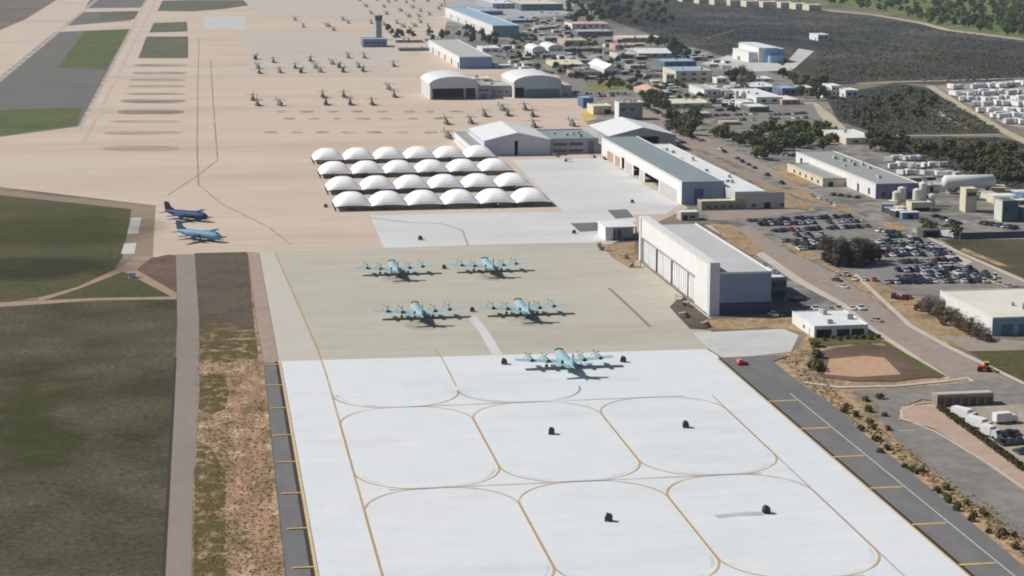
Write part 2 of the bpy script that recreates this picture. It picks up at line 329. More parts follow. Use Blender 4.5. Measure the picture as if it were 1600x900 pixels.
# yellow taxi lines on the white apron
CX = [33.7, 69.6, 104.9, 140.0]; RY = [600.5, 522.3, 444.3, 368.5, 292]
m_yel = fade_mat('worn_yellow', (208, 174, 116), .12, (1, 1), .12, .55, .72)
m_yel2 = fade_mat('worn_tan_line', (168, 158, 140), .12, (1, 1), .15, .55, .8)
ribbon('lane_line', [[(26.8, 778), (30, 690), (33.2, 600), (33.7, 560), (33.7, 340)]], .55, m_yel, 'long yellow lane line along the left of the aprons')
m_tyre = fade_mat('tyre_marks', (184, 186, 188), .1, (.5, 1), .45, .8, .5)
def oval(x0, x1, y0, y1, r, a0=0, n=10):
    pts = []
    for cx_, cy_, s in ((x1 - r, y1 - r * 1.05, 0), (x0 + r, y1 - r * 1.05, 90), (x0 + r, y0 + r * 1.05, 180), (x1 - r, y0 + r * 1.05, 270)):
        for k in range(n + 1):
            a = math.radians(s + 90 * k / n); pts.append((cx_ + r * math.cos(a), cy_ + r * 1.05 * math.sin(a)))
    return pts
RN = ['farthest', 'middle', 'nearest', 'cut off']; CN = ['left', 'middle', 'right']
for r in range(4):
    for c in range(3):
        if r == 0 and c == 2: continue
        o_ = oval(CX[c], CX[c + 1], RY[r + 1], RY[r], 15.6)
        if r == 0:
            o_ = [p for p in o_ if p[1] < 577]
            i = max(range(len(o_)), key=lambda k: (Vector(o_[k]) - Vector(o_[k - 1])).length); o_ = o_[i:] + o_[:i]
        ribbon('parking_loop', [o_], .55, m_yel2 if r < 1 else m_yel, 'worn yellow parking loop, %s row, %s column on the white apron' % (RN[r], CN[c]), closed=r > 0)
        if c < 2 or r:
            inner = oval(CX[c] + 1.2, CX[c + 1] - 1.2, RY[r + 1] + 1.1, RY[r] - 1.5, 15)
            inner = inner[22:34] if r == 0 else inner[24:44]
            ribbon('tyre_mark', [inner], 1.3 if r == 0 else .8, m_tyre, 'grey tyre arc inside the loop, %s row, %s column' % (RN[r], CN[c]), 'tyre mark')
for i, Y in enumerate(RY[1:4]):
    ribbon('cross_line', [[(CX[0] + (7 if i else 20), Y), (CX[3] - 8, Y)]], .42, m_yel2, 'straight cross line between the loops, %s from the far side' % ORD[i])
ribbon('lane_line', [[(140., 522), (140., 340)]], .35, m_yel2, 'faint line along the right of the parking loops')
ribbon('lane_line', [[G(680, 548), G(690, 560), G(712, 603)]], .42, m_yel, 'short yellow line entering the white apron from the beige one')
ribbon('taxi_line', [[G(577, 340), G(640, 348), G(690, 350), G(722, 360), G(731, 384)]], .9, fade_mat('grey_curve', (182, 182, 180), .1, (1, 1), .2, .5, .8), 'grey curved line on the pale concrete below the shelters')
ribbon('oil_smear', [[G(1118, 808), G(1150, 804), G(1190, 803)]], 2.6, fade_mat('smear', (182, 184, 184), .1, (.4, 1.2), .3, .6, .7), 'faint grey smear left of the equipment cart', 'stain')
R_ = random.Random(3)
m_spot = fade_mat('grey_stain', (150, 148, 142), .5, (1, 1), .42, .7, .55)
for i in range(26):
    x, y, r_ = R_.uniform(40, 146), R_.uniform(372, 575), R_.uniform(.8, 2.6)
    sheet('apron_stain', [(x + r_ * math.cos(a * .5236) * R_.uniform(.7, 1.2), y + r_ * 1.6 * math.sin(a * .5236) * R_.uniform(.7, 1.2)) for a in range(12)], m_spot, 'faint grey stain on the white apron, %s from the left' % ordn(i), 'stain', world=True, z=.0305 + i * .0001)
for i, (c, Y) in enumerate([(69.5, 712), (105.3, 712), (69.4, 630), (105.1, 630), (105, 551)]):
    fade_mat('exhaust_stain_%d' % i, (134, 128, 118), .25, (1, .6), .3, .7, .5, blob=(c, Y, 7, 10))
    sheet('apron_stain', [(c + 7 * math.cos(a * .2618), Y + 10 * math.sin(a * .2618)) for a in range(24)], MATS['exhaust_stain_%d' % i], 'dull exhaust stain behind the four-engine aircraft, %s of five' % ORD[i], 'stain', world=True, z=.034)
# apron edges, ticks
m_or = gmat('orange_edge', [(206, 176, 130), (222, 200, 164)], .1, fine=.05)
m_dk = mat('expansion_strip', (64, 54, 46), k=.9)
ribbon('apron_edge', [[(AX0 + .1, 584), (AX0 - .3, 340)]], .7, m_or, 'yellowish kerb edge at the left of the white apron', 'edge')
ribbon('apron_edge', [[(AX0 - .75, 583), (AX0 - 1.1, 340)]], .9, m_dk, 'dark expansion strip left of the white apron', 'edge')
m_tick = gmat('yellow_paint', [(206, 170, 90), (228, 192, 110)], .3, fine=.08)
for i, y in enumerate([570, 602, 638, 680, 722, 771, 826, 887]):
    X, Y = G(436 + (y - 570) * .164, y)
    ribbon('edge_tick', [[(15.6, Y), (AX0 - .3, Y)]], .7, m_tick, 'yellow tick across the left asphalt strip, %s from the far end' % ORD[i])
ZL[0] = .0405
# right side ---------------------------------------------------------------
sheet('town_ground', [(700, 30), (690, -10), (900, -10), (1050, 30), (1120, 70), (1260, 110), (1290, 150), (1310, 200), (1450, 240), (1600, 290), (1700, 330), (1700, 480), (1260, 480), (1200, 420), (1110, 345), (1075, 325), (955, 238), (915, 190), (930, 172), (900, 148), (870, 115), (770, 105), (690, 80)], m_town, 'grey built-up ground between the support buildings', 'ground')
sheet('scrub_ground', [(1131, 560), (1236, 552), (1262, 524), (1340, 492), (1700, 690), (1700, 1000), (1600, 960), (1330, 680)], m_orange, 'orange dirt right of the apron road', 'verge')
sheet('brush_ground', [(885, -10), (1100, -12), (1270, 16), (1370, 25), (1460, 42), (1600, 64), (1800, 90), (1800, 150), (1600, 125), (1470, 132), (1380, 129), (1280, 134), (1200, 112), (1100, 78), (1040, 62), (960, 34)], m_brush, 'dark brush-covered slope beyond the town', 'brush')
sheet('brush_ground', [(1290, 150), (1400, 129), (1460, 140), (1572, 209), (1380, 211), (1310, 190)], m_brush, 'dark scrubby block left of the white trailer yard', 'brush')
sheet('brush_ground', [(1380, 216), (1560, 214), (1800, 260), (1800, 360), (1600, 300), (1490, 268), (1390, 240)], m_brush, 'dark scrubby land behind the plant yard', 'brush')
sheet('grass_field', [(1470, 374), (1600, 374), (1800, 400), (1800, 520), (1600, 436), (1500, 394)], m_field, 'olive field behind the long dark wall', 'field')
sheet('golf_grass', [(1085, -16), (1270, 4), (1400, 22), (1470, 42), (1600, 60), (1900, 95), (1900, -45), (1085, -45)], m_golf, 'bright green grass under the wood', 'grass')
for i, (px, py, rx, ry, c) in enumerate([(1330, 105, 90, 120, (92, 86, 66)), (1480, 100, 90, 130, (98, 88, 70)), (1190, 50, 110, 220, (66, 72, 84)), (1040, 35, 90, 260, (66, 66, 72)), (1420, 70, 90, 160, (84, 90, 72)), (1140, 80, 50, 120, (88, 84, 76)), (1560, 95, 80, 120, (78, 74, 62))]):
    fade_mat('brush_tint_%d' % i, c, .02, (1, .5), .3, .62, .8, blob=(*G(px, py), rx, ry))
    sheet('brush_patch', [(G(px, py)[0] + rx * math.cos(a * .2618), G(px, py)[1] + ry * math.sin(a * .2618)) for a in range(24)], MATS['brush_tint_%d' % i], '%s tinted patch of the brush slope' % ORD[i], 'brush', world=True)
ribbon('dirt_track', [W([(1105, 60), (1150, 46), (1200, 42), (1262, 50)])], 5, fade_mat('faint_track', (150, 138, 120), .05, (1, 1), .3, .6, .7), 'faint dirt track across the brush slope', 'path')
ribbon('dirt_track', [W([(1300, 62), (1380, 66), (1450, 78), (1545, 80)])], 4, MATS['faint_track'], 'second faint dirt track across the brush slope', 'path')
ribbon('dirt_track', [W([(1270, 14), (1370, 24), (1440, 36), (1480, 47), (1600, 62)])], 12, gmat('track', [(176, 164, 140), (198, 186, 164)], .05, fine=.1), 'pale dirt track along the foot of the wood', 'path')
ribbon('dirt_track', [W([(1375, 212), (1470, 212), (1562, 210)])], 4, MATS['track'], 'pale track between the two scrub blocks', 'path')
ribbon('dirt_track', [W([(1452, 134), (1500, 165), (1572, 207), (1640, 240)])], 7, MATS['track'], 'pale track left of the white trailer yard', 'path')
ribbon('dirt_track', [W([(1461, 172), (1485, 188), (1513, 204)])], 3.5, MATS['track'], 'short pale path through the scrub block', 'path')
ribbon('dirt_track', [W([(1265, 160), (1290, 180), (1318, 208)])], 9, MATS['track'], 'tan track beside the blue car lot', 'path')
ribbon('dirt_track', [W([(1340, 131), (1400, 128), (1480, 126), (1600, 122)])], 7, MATS['track'], 'track behind the white trailer yard', 'path')
sheet('trailer_yard', [(1462, 135), (1600, 124), (1800, 130), (1800, 230), (1600, 202), (1572, 196)], gmat('yard', [(150, 142, 134), (176, 168, 160)], .05, fine=.1), 'pale yard under the white trailers', 'yard')
sheet('ramp', [(1222, 105), (1248, 76), (1272, 80), (1240, 108)], m_pad, 'pale concrete ramp beside the white and blue building', 'ramp')
sheet('plant_yard', [(1095, 100), (1170, 76), (1225, 104), (1240, 110), (1180, 112), (1150, 112)], m_pad, 'grey yard before the white and blue building', 'yard')
# roads, lots on the right
sheet('pale_yard', [(700, 34), (694, -12), (905, -12), (890, 22), (812, 30), (760, 40)], gmat('yard_pale', [(150, 152, 150), (176, 180, 178), (164, 168, 164)], .03, fine=.2, fscale=.1), 'pale grey yard between the farthest hangars', 'yard')
sheet('car_lot', [(1110, 170), (1270, 162), (1285, 192), (1140, 202)], m_lot, 'asphalt car lot below the white blocks', 'car park')
sheet('car_lot', [(840, 122), (1000, 118), (1010, 146), (905, 152)], m_lot, 'car lot right of the arched hangars', 'car park')
sheet('lawn', [(908, 131), (975, 124), (992, 137), (940, 143)], gmat('lawn', [(120, 122, 66), (140, 142, 76)], .05), 'bright green lawn by the tan building', 'grass')
sheet('yellow_dirt', [(908, 178), (918, 170), (934, 186), (912, 191)], gmat('ochre', [(196, 168, 104), (214, 184, 120)], .05), 'ochre patch at the corner of the apron', 'ground')
sheet('street', [(930, 160), (960, 150), (1060, 195), (1180, 250), (1330, 330), (1431, 374), (1520, 402), (1700, 478), (1700, 502), (1600, 460), (1518, 418), (1395, 362), (1300, 322), (1190, 272), (1100, 236), (1055, 228), (1010, 200)], m_street, 'long grey street running past the mid-right building', 'street')
sheet('car_lot', [(1148, 346), (1190, 337), (1330, 333), (1372, 350), (1480, 404), (1600, 458), (1700, 500), (1700, 560), (1560, 470), (1480, 464), (1416, 462), (1330, 428), (1262, 392), (1208, 366)], m_lot, 'big asphalt car lot right of the white hangar', 'car park')
sheet('street', [(1100, 328), (1200, 318), (1262, 318), (1275, 330), (1200, 338), (1150, 345), (1110, 345)], m_street, 'cross street between the two long hangars', 'street')
sheet('street', [(1060, 226), (1080, 232), (1200, 285), (1262, 322), (1220, 330), (1198, 316), (1196, 294)], gmat('service_lane', [(150, 132, 118), (164, 144, 128)], .05, fine=.1), 'brown service lane right of the white-roofed annex', 'street')
sheet('verge', [(1180, 285), (1270, 322), (1262, 330), (1285, 332), (1240, 326)], m_verge, 'weedy orange median by the car lot', 'verge')
sheet('verge', [(1205, 260), (1262, 268), (1262, 294), (1240, 290)], m_verge, 'orange dirt before the mid-right building', 'verge')
sheet('verge', [(1195, 292), (1330, 334), (1332, 327), (1250, 298)], m_verge, 'strip of dry weeds beside the grey street', 'verge')
sheet('verge', [(1370, 344), (1416, 352), (1418, 362), (1390, 360)], m_verge, 'yellowish weeds at the street corner', 'verge')
sheet('street', [(1170, 352), (1215, 384), (1262, 408), (1310, 430), (1345, 456), (1421, 510), (1475, 540), (1540, 575), (1640, 626), (1640, 655), (1500, 600), (1420, 548), (1361, 510), (1322, 476), (1255, 438), (1192, 394), (1145, 358)], m_street, 'main street running down between hangar and car lot', 'street')
sheet('sidewalk', [(1100, 352), (1143, 352), (1192, 394), (1255, 438), (1322, 476), (1361, 510), (1486, 592), (1478, 594), (1350, 510), (1312, 478), (1240, 440), (1180, 398)], m_kerb, 'pale sidewalk along the main street', 'sidewalk')
sheet('verge', [(1268, 408), (1340, 430), (1420, 462), (1490, 480), (1560, 560), (1475, 538), (1421, 508), (1345, 454), (1310, 428)], m_verge, 'orange dirt verge between street and car lot', 'verge')
sheet('verge', [(1210, 372), (1232, 376), (1290, 404), (1268, 408), (1250, 400)], m_verge, 'yellow weedy verge at the car lot corner', 'verge')
sheet('verge', [(1108, 350), (1145, 352), (1195, 392), (1175, 400), (1140, 380)], m_verge, 'orange dirt behind the white hangar roof', 'verge')
sheet('sidewalk', [(1338, 428), (1425, 508), (1478, 538), (1600, 598), (1600, 603), (1475, 542), (1419, 511), (1334, 431)], m_kerb, 'pale kerb on the car lot side of the street', 'sidewalk')
sheet('sidewalk', [(1427, 359), (1490, 389), (1600, 438), (1600, 442), (1490, 393), (1424, 361)], m_kerb, 'pale kerb on the far side of the long street', 'sidewalk')
sheet('sidewalk', [(1455, 384), (1478, 390), (1520, 410), (1508, 416), (1480, 404)], m_kerb, 'broad pale island beside the long street', 'sidewalk')
sheet('sidewalk', [(1506, 388), (1560, 410), (1580, 418), (1560, 416), (1500, 392)], m_verge, 'tan verge beside the olive field', 'verge')
sheet('green_verge', [(1262, 530), (1290, 524), (1370, 527), (1480, 590), (1440, 592), (1378, 536), (1300, 540), (1268, 545)], gmat('verge_green', [(82, 84, 48), (104, 104, 60)], .08, fine=.25), 'green weeds round the basin', 'verge')
sheet('basin', [(1290, 548), (1350, 537), (1388, 542), (1410, 560), (1455, 590), (1400, 597), (1330, 596), (1285, 590), (1264, 570), (1268, 556)], m_brown, 'brown sloping banks of the dirt basin', 'basin')
sheet('basin', [(1296, 562), (1350, 557), (1382, 560), (1408, 586), (1340, 590), (1288, 586)], m_basin, 'flat tan floor of the dirt basin', 'basin')
sheet('grass_field', [(1512, 548), (1600, 545), (1700, 560), (1700, 640), (1600, 596), (1545, 570)], m_green, 'dark grass right of the street', 'field')
sheet('forecourt', [(1470, 525), (1560, 530), (1700, 545), (1700, 552), (1600, 548), (1512, 550)], m_street, 'grey forecourt before the white warehouse', 'yard')
ribbon('sidewalk', [W([(1255, 598), (1310, 606), (1400, 604), (1480, 596), (1512, 591), (1520, 598)])], 2., m_kerb, 'pale curving kerb below the basin', 'sidewalk')
sheet('street', [(1330, 612), (1400, 608), (1500, 600), (1560, 590), (1700, 640), (1700, 700), (1560, 640), (1440, 625), (1380, 640)], m_lot, 'dark side street below the basin', 'street')
sheet('side_lane', [(1378, 618), (1440, 625), (1420, 634), (1404, 646), (1408, 660), (1465, 675), (1540, 722), (1640, 790), (1640, 870), (1500, 772), (1395, 684), (1372, 650)], m_lot, 'grey lane running down right of the orange dirt', 'street')
sheet('sidewalk', [(1408, 636), (1462, 632), (1470, 642), (1640, 768), (1640, 795), (1462, 672), (1404, 656)], gmat('tan_walk', [(178, 154, 136), (192, 168, 150)], .08, fine=.08), 'tan walk between the lane and the hedge', 'sidewalk')
ribbon('kerb', [W([(1470, 628), (1430, 632), (1407, 643), (1410, 655), (1462, 676), (1540, 723), (1640, 792)])], .7, m_kerb, 'pale curved kerb along the grey lane', 'kerb')
sheet('storage_yard', [(1478, 638), (1640, 630), (1760, 700), (1760, 850), (1600, 728)], gmat('yard_gravel', [(160, 148, 134), (176, 164, 148), (150, 142, 130)], .06, fine=.12), 'pale gravel yard with trucks at the right', 'yard')
sheet('apron_road', [(AX1 + .3, 567), *W([(1235, 556), (1208, 566), (1250, 600), (1310, 640), (1345, 675), (1480, 786), (1640, 920)]), (178, 340), (AX1 + .3, 340)], m_asph, 'dark asphalt road along the right of the white apron', 'road', world=True)
ribbon('apron_edge', [[(AX1 + .55, 566), (AX1 + .45, 340)]], .9, m_dk, 'dark expansion strip right of the white apron', 'edge')
ribbon('apron_edge', [[(AX1 - .3, 566), (AX1 - .3, 340)]], .45, m_or, 'yellowish kerb edge at the right of the white apron', 'edge')
XL = G(1307, 675)[0]
ribbon('road_line', [[(XL, 520), (XL, 340)]], .3, mat('white_paint', (205, 205, 205)), 'thin white line down the apron road')
for i, y in enumerate([583, 628, 671, 715, 764, 821, 884]):
    Y = G(1180 + (y - 600) * 1.15, y)[1]
    if i == 0: continue
    ribbon('edge_tick', [[(AX1 + .2, Y), (XL - .6, Y)]], .85, m_tick, 'yellow tick on the apron road, %s from the far end' % ORD[i - 1])
ribbon('lane_mark', [W([(1402, 675), (1432, 674)])], .5, MATS['white_paint'], 'short white mark on the grey lane')

# ---------------------------------------------------------------- building kit
def wall_rects(Wd, Ht, holes):
    us = sorted({0, Wd, *[h[0] for h in holes], *[h[1] for h in holes]}); zs = sorted({0, Ht, *[h[2] for h in holes], *[h[3] for h in holes]})
    out = []
    for a, b in zip(us, us[1:]):
        run = None
        for c, d in zip(zs, zs[1:]):
            mu, mz = (a + b) / 2, (c + d) / 2
            if any(h[0] < mu < h[1] and h[2] < mz < h[3] for h in holes): run = None; continue
            if run: run[3] = d
            else: run = [a, b, c, d]; out.append(run)
    return out
M_glass = mat('window_glass', (52, 62, 74), .15, 0, .1, spec=.5)
M_dark = mat('doorway_shade', (40, 40, 42), .9)  # near-black paints the unlit inside of doorways onto closed panels
def rot_pt(x, y, rz): return (x * math.cos(rz) - y * math.sin(rz), x * math.sin(rz) + y * math.cos(rz))
def building(name, label, cat, x, y, w, d, h, wall, roof, front=(), left=(), style='flat', rise=0., over=.25, door=None, units=0, parapet=.5, group=None, rz=0., endwall=None, trim=None, roofh=None):
    """x,y = front left corner; x right, y into the depth. openings (u0,u1,z0,z1,kind); left-wall u runs from the front corner to the back"""
    root = empty(name, (x, y, 0), label, cat, group, rz)
    T = .35
    mb = MB()
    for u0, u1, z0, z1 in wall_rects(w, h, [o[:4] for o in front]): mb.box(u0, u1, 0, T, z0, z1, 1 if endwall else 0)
    for u0, u1, z0, z1 in wall_rects(d - 2 * T, h, [(o[0] - T, o[1] - T, o[2], o[3]) for o in left]): mb.box(0, T, u0 + T, u1 + T, z0, z1)
    mb.box(w - T, w, T, d - T, 0, h); mb.box(0, w, d - T, d, 0, h)
    if style in ('gable', 'arch', 'gable_x'):
        if style == 'gable': prof = [(0, h), (w, h), (w / 2, h + rise)]
        elif style == 'arch': prof = [(w / 2 - w / 2 * math.cos(math.pi * k / 16), h + rise * math.sin(math.pi * k / 16)) for k in range(17)]
        if style != 'gable_x':
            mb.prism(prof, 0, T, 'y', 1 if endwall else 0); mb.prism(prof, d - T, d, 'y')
        else:
            prof = [(0, h), (d, h), (d / 2, h + rise)]; mb.prism(prof, 0, T, 'x'); mb.prism(prof, w - T, w, 'x')
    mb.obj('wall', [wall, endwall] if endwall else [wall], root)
    r = MB(); o = over
    if style == 'flat':
        r.box(-.02, w + .02, -.02, d + .02, h + .003, h + .25)
        if parapet:
            for b in ((-.05, w + .05, -.05, .3), (-.05, w + .05, d - .3, d + .05), (-.05, .3, .3, d - .3), (w - .3, w + .05, .3, d - .3)): r.box(*b, h + .25, h + .25 + parapet, 1)
    elif style == 'gable':
        sl = rise / (w / 2)
        prof = [(-o, h - o * sl + .02), (w / 2, h + rise + .02), (w + o, h - o * sl + .02), (w + o, h - o * sl + .3), (w / 2, h + rise + .3), (-o, h - o * sl + .3)]
        r.prism(prof, -o, d + o, 'y')
    elif style == 'gable_x':
        sl = rise / (d / 2)
        prof = [(-o, h - o * sl + .02), (d / 2, h + rise + .02), (d + o, h - o * sl + .02), (d + o, h - o * sl + .3), (d / 2, h + rise + .3), (-o, h - o * sl + .3)]
        r.prism(prof, -o, w + o, 'x')
    else:
        lo = [(w / 2 - (w / 2 + o) * math.cos(math.pi * k / 24), h + .02 + rise * math.sin(math.pi * k / 24)) for k in range(25)]
        hi = [(w / 2 - (w / 2 + o) * 1.01 * math.cos(math.pi * k / 24), h + .05 + (rise + .35) * math.sin(math.pi * k / 24)) for k in range(25)]
        for k in range(24):
            for ya, yb in ((-o, d + o),):
                r.hexa([(lo[k][0], ya, lo[k][1]), (lo[k + 1][0], ya, lo[k + 1][1]), (lo[k + 1][0], yb, lo[k + 1][1]), (lo[k][0], yb, lo[k][1]),
                        (hi[k][0], ya, hi[k][1]), (hi[k + 1][0], ya, hi[k + 1][1]), (hi[k + 1][0], yb, hi[k + 1][1]), (hi[k][0], yb, hi[k][1])])
    ro = r.obj('roof', [roof, trim or wall], root, smooth=False)
    for j, ops in enumerate((front, left)):
        for op in ops:
            u0, u1, z0, z1, kind = op[:5]
            if kind == 'open': continue
            nm = {'w': 'window', 'd': 'door', 'b': 'window'}[kind]
            p = MB(); mm = M_glass if kind != 'd' else (op[5] if len(op) > 5 else door or wall)
            i0, i1 = .12, .2
            if j == 0: p.box(u0, u1, i0, i1, z0, z1)
            else: p.box(i0, i1, u0, u1, z0, z1)
            if kind == 'd' and u1 - u0 > 3:      # stiffening ribs of big doors
                n = max(2, int((u1 - u0) / 3))
                for q in range(n + 1):
                    u = u0 + (u1 - u0) * q / n
                    if j == 0: p.box(max(u0, u - .08), min(u1, u + .08), i0 - .07, i0, z0, z1)
                    else: p.box(i0 - .07, i0, max(u0, u - .08), min(u1, u + .08), z0, z1)
            p.obj(nm, mm, root)
    for q in range(units):
        ux, uy = rnd.uniform(.15, .8) * w, rnd.uniform(.15, .85) * d
        a, b, c = rnd.uniform(1, 2.2), rnd.uniform(1, 2.6), rnd.uniform(.9, 1.8)
        zb = h + .25
        if style == 'gable': zb = h + rise * (1 - abs(ux - w / 2) / (w / 2)) - .2
        if style == 'arch': zb = h + rise * .6
        if style == 'gable_x': zb = h + rise * (1 - abs(uy - d / 2) / (d / 2)) - .2
        p = MB(); p.box(ux, ux + a, uy, uy + b, zb, zb + c); p.box(ux + .2, ux + a - .2, uy + .2, uy + b - .2, zb + c, zb + c + .25)
        p.obj('rooftop_unit', mat('unit_metal', (190, 192, 190), .5), root)
    return root
def frontW(x0, x1, yb):
    X0, Y0 = G(x0, yb); return X0, Y0, XatY(x1, Y0) - X0
def wins(w, h, n, z0, z1, ww=1.6, start=.08):
    st = w * (1 - 2 * start) / n
    return [(w * start + st * (i + .5) - ww / 2, w * start + st * (i + .5) + ww / 2, z0, z1, 'w') for i in range(n)]
def paint(name, rgb, **k): return mat(name, rgb, **k)
WH = paint('white_wall', (232, 232, 230)); CR = paint('cream_wall', (222, 214, 188)); GR = paint('grey_wall', (168, 170, 176)); TN = paint('tan_wall', (190, 166, 140))
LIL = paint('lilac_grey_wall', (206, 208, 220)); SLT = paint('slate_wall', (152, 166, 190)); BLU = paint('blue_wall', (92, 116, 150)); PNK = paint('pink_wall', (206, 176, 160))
R_wh = paint('white_roof', (230, 232, 232), scale=.12); R_gr = paint('grey_roof', (160, 164, 160), scale=.1); R_lg = paint('light_roof', (190, 190, 186), scale=.1); R_cr = paint('cream_roof', (226, 220, 196), scale=.1)
R_bl = paint('blue_roof', (160, 186, 206), scale=.1); R_pk = paint('salmon_roof', (222, 182, 160), scale=.1); R_dk = paint('dark_roof', (112, 114, 112), scale=.1); R_gg = paint('grey_green_roof', (142, 154, 158), scale=.08)
D_gr = paint('grey_door', (200, 202, 202)); D_bl = paint('blue_grey_door', (104, 124, 144))

# --- white hangar with tall door wall, right of the beige apron
hx, hy = 167.4, 629.4
root = empty('aircraft_hangar', (hx, hy, 0), 'long white hangar with tall sliding-door wall facing the weathered apron', 'hangar')
HL, HH = 109., 17.4
slots = [18, 31, 44, 50, 57, 64, 72, 79, 86, 93]
mb = MB(); mb.box(0, 3.4, 0, 3.2, 0, HH + .9); mb.obj('corner_pier', [paint('pier_shade_white', (206, 212, 218))], root)  # white tinted bluish to paint the pier's shaded look
mb = MB(); mb.box(0.4, 3.2, 3.2, 30, 9.6, HH)      # pilaster, header
mb.box(.4, 3.2, 30, HL - 2.5, 9.6, HH); mb.box(0, 3.4, HL - 2.5, HL, 0, HH); mb.box(.4, 3.2, 3.2, 22, 0, 9.6)
mb.obj('door_wall', [WH], root)
cap = MB(); cap.box(-.05, 3.45, 3.25, HL - .1, HH + .004, HH + .3); cap.obj('wall_coping', [paint('coping', (226, 226, 226))], root)
leafs = [(22, 34), (34.4, 46), (46.4, 58), (59.2, 71), (71.4, 82), (83.6, 95), (95.4, 106.3)]
for i, (a, b) in enumerate(leafs):
    p = MB(); xo = .9 if i % 2 else 1.3
    p.box(xo, xo + .35, a, b, .05, 9.5)
    for q in range(5):
        yy = a + (b - a) * q / 4; p.box(xo - .12, xo, max(a, yy - .12), min(b, yy + .12), .05, 9.5)
    p.box(xo - .1, xo, a, b, 4.4, 4.7)
    p.obj('hangar_door', [paint('door_white', (226, 228, 228))], root)
p = MB(); p.box(.1, .4, 22, HL - 2.5, 9.5, 10.0); p.obj('door_rail', [GR], root)
mb = MB(); MH = 14.2; x1 = 21.5
for b in ((3.4, x1, 0, .4), (3.4, x1, 104, 104.4), (x1 - .4, x1, .4, 104)): mb.box(*b, 0, MH)
mb.box(3.25, 3.4, 3.4, 104, 0, MH)
mb.obj('wall', [paint('slate_cladding', (134, 152, 184))], root)
mb = MB(); mb.box(3.45, x1 + .15, -.15, 104.5, MH + .004, MH + .4)
ro = mb.obj('roof', [paint('hangar_roof', (196, 198, 196), scale=.06, var=.08)], root)
mb = MB(); mb.box(3.5, x1 + .2, -.2, .2, MH + .4, MH + .8); mb.box(x1 - .2, x1 + .2, .2, 104.5, MH + .4, MH + .8); mb.obj('parapet', [WH], root)
mb = MB(); mb.box(3.5, x1 - .1, -.08, -.02, .1, 4.4)  # dark panel paints the shadowed band along the end wall's foot
mb.obj('end_shade_panel', [paint('end_shade_blue', (60, 74, 98))], root)
# annex at its right end
X0, Y0, w_ = frontW(1203, 1257, 468)
building('hangar_annex', 'dark blue glazed annex at the right end of the white hangar', 'annex', hx + x1 + .3, Y0, w_, 24, 7.2, paint('teal_wall', (104, 132, 156)), R_wh,
         front=[(w_ * .04, w_ * .47, 1., 3., 'b'), (w_ * .04, w_ * .47, 4.2, 6.2, 'b'), (w_ * .53, w_ * .96, 1., 3., 'b'), (w_ * .53, w_ * .96, 4.2, 6.2, 'b')], units=2)
# --- long hangar E with grey roof
ex, ey = 219.4, 879.
L_ = 186.
ops = [(9, 44, 0, 5.6, 'd', D_gr), (47, 78, 0, 5.2, 'open'), (80, 88, 0, 5.2, 'd', D_gr), (90, 104, 0, 5.6, 'open'), (107, 123, 0, 5.2, 'd', D_gr), (126, 133, 0, 6.2, 'open'), (137, 150, 0, 5.2, 'd', TN), (154, 170, 0, 5.2, 'd', TN)]
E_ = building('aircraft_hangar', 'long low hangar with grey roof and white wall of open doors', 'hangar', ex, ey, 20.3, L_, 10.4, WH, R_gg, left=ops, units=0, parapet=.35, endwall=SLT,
         front=[(6, 10.5, 0, 7.5, 'd', paint('royal_blue_door', (86, 104, 160))), (12, 16, 1, 3, 'w')])
X0, Y0, w_ = frontW(1166, 1197, 327)
building('hangar_annex', 'white-roofed annex running along the right of the grey-roofed hangar', 'annex', ex + 20.6, Y0, X0 + w_ - ex - 20.6, 190, 7.6, paint('annex_wall', (196, 196, 188)), R_wh,
         front=[(3, 5, 1, 2.4, 'w'), (8, 10, 1, 2.4, 'w'), (14, 17, 0, 3, 'd', M_dark), (w_ * .8 + 14, w_ * .8 + 16, 1, 2.4, 'w')], units=9, parapet=.4)
X1, Y1, w1 = frontW(1096, 1164, 329)
building('lean_to', 'low cream-roofed lean-to before the grey-roofed hangar end', 'annex', X1, Y1, w1, 7.5, 3.8, paint('olive_wall', (150, 148, 132)), R_cr, front=wins(w1, 3.8, 5, 1, 2.2), parapet=.3)
# --- gable hangar C with lean-to
X0, Y0, w_ = frontW(757, 860, 244)
building('aircraft_hangar', 'white gabled hangar with narrow dark door slot behind the shelters', 'hangar', X0, Y0, w_, 62, 8.5, LIL, R_wh, style='gable', rise=4.2, over=.4,
         front=[(w_ * .06, w_ * .455, 0, 7.4, 'd', LIL), (w_ * .455, w_ * .505, 0, 8.3, 'open'), (w_ * .505, w_ * .95, 0, 7.4, 'd', LIL)])
X1, _, w1 = frontW(735, 757, 244)
building('lean_to', 'low lean-to with bright side wall left of the gabled hangar', 'annex', X1, Y0 + 1, X0 - X1 - .1, 72, 5.2, WH, R_gr, left=[(u, u + 2, 1.4, 3, 'w') for u in range(8, 66, 8)], parapet=.3)
X1, Y1, w1 = frontW(863, 940, 243)
building('hangar_annex', 'grey banded two-storey annex between two gabled hangars', 'annex', X0 + w_ + .2, Y0 + 3, X1 + w1 - X0 - w_ - .8, 48, 8.0, GR, R_gg, units=5,
         front=[(2, 10, 1, 2.6, 'b'), (11, 19, 1, 2.6, 'b'), (2, 10, 4.6, 6.4, 'b'), (11, 19, 4.6, 6.4, 'b'), (22, 25.5, 0, 7.2, 'd', D_bl)])
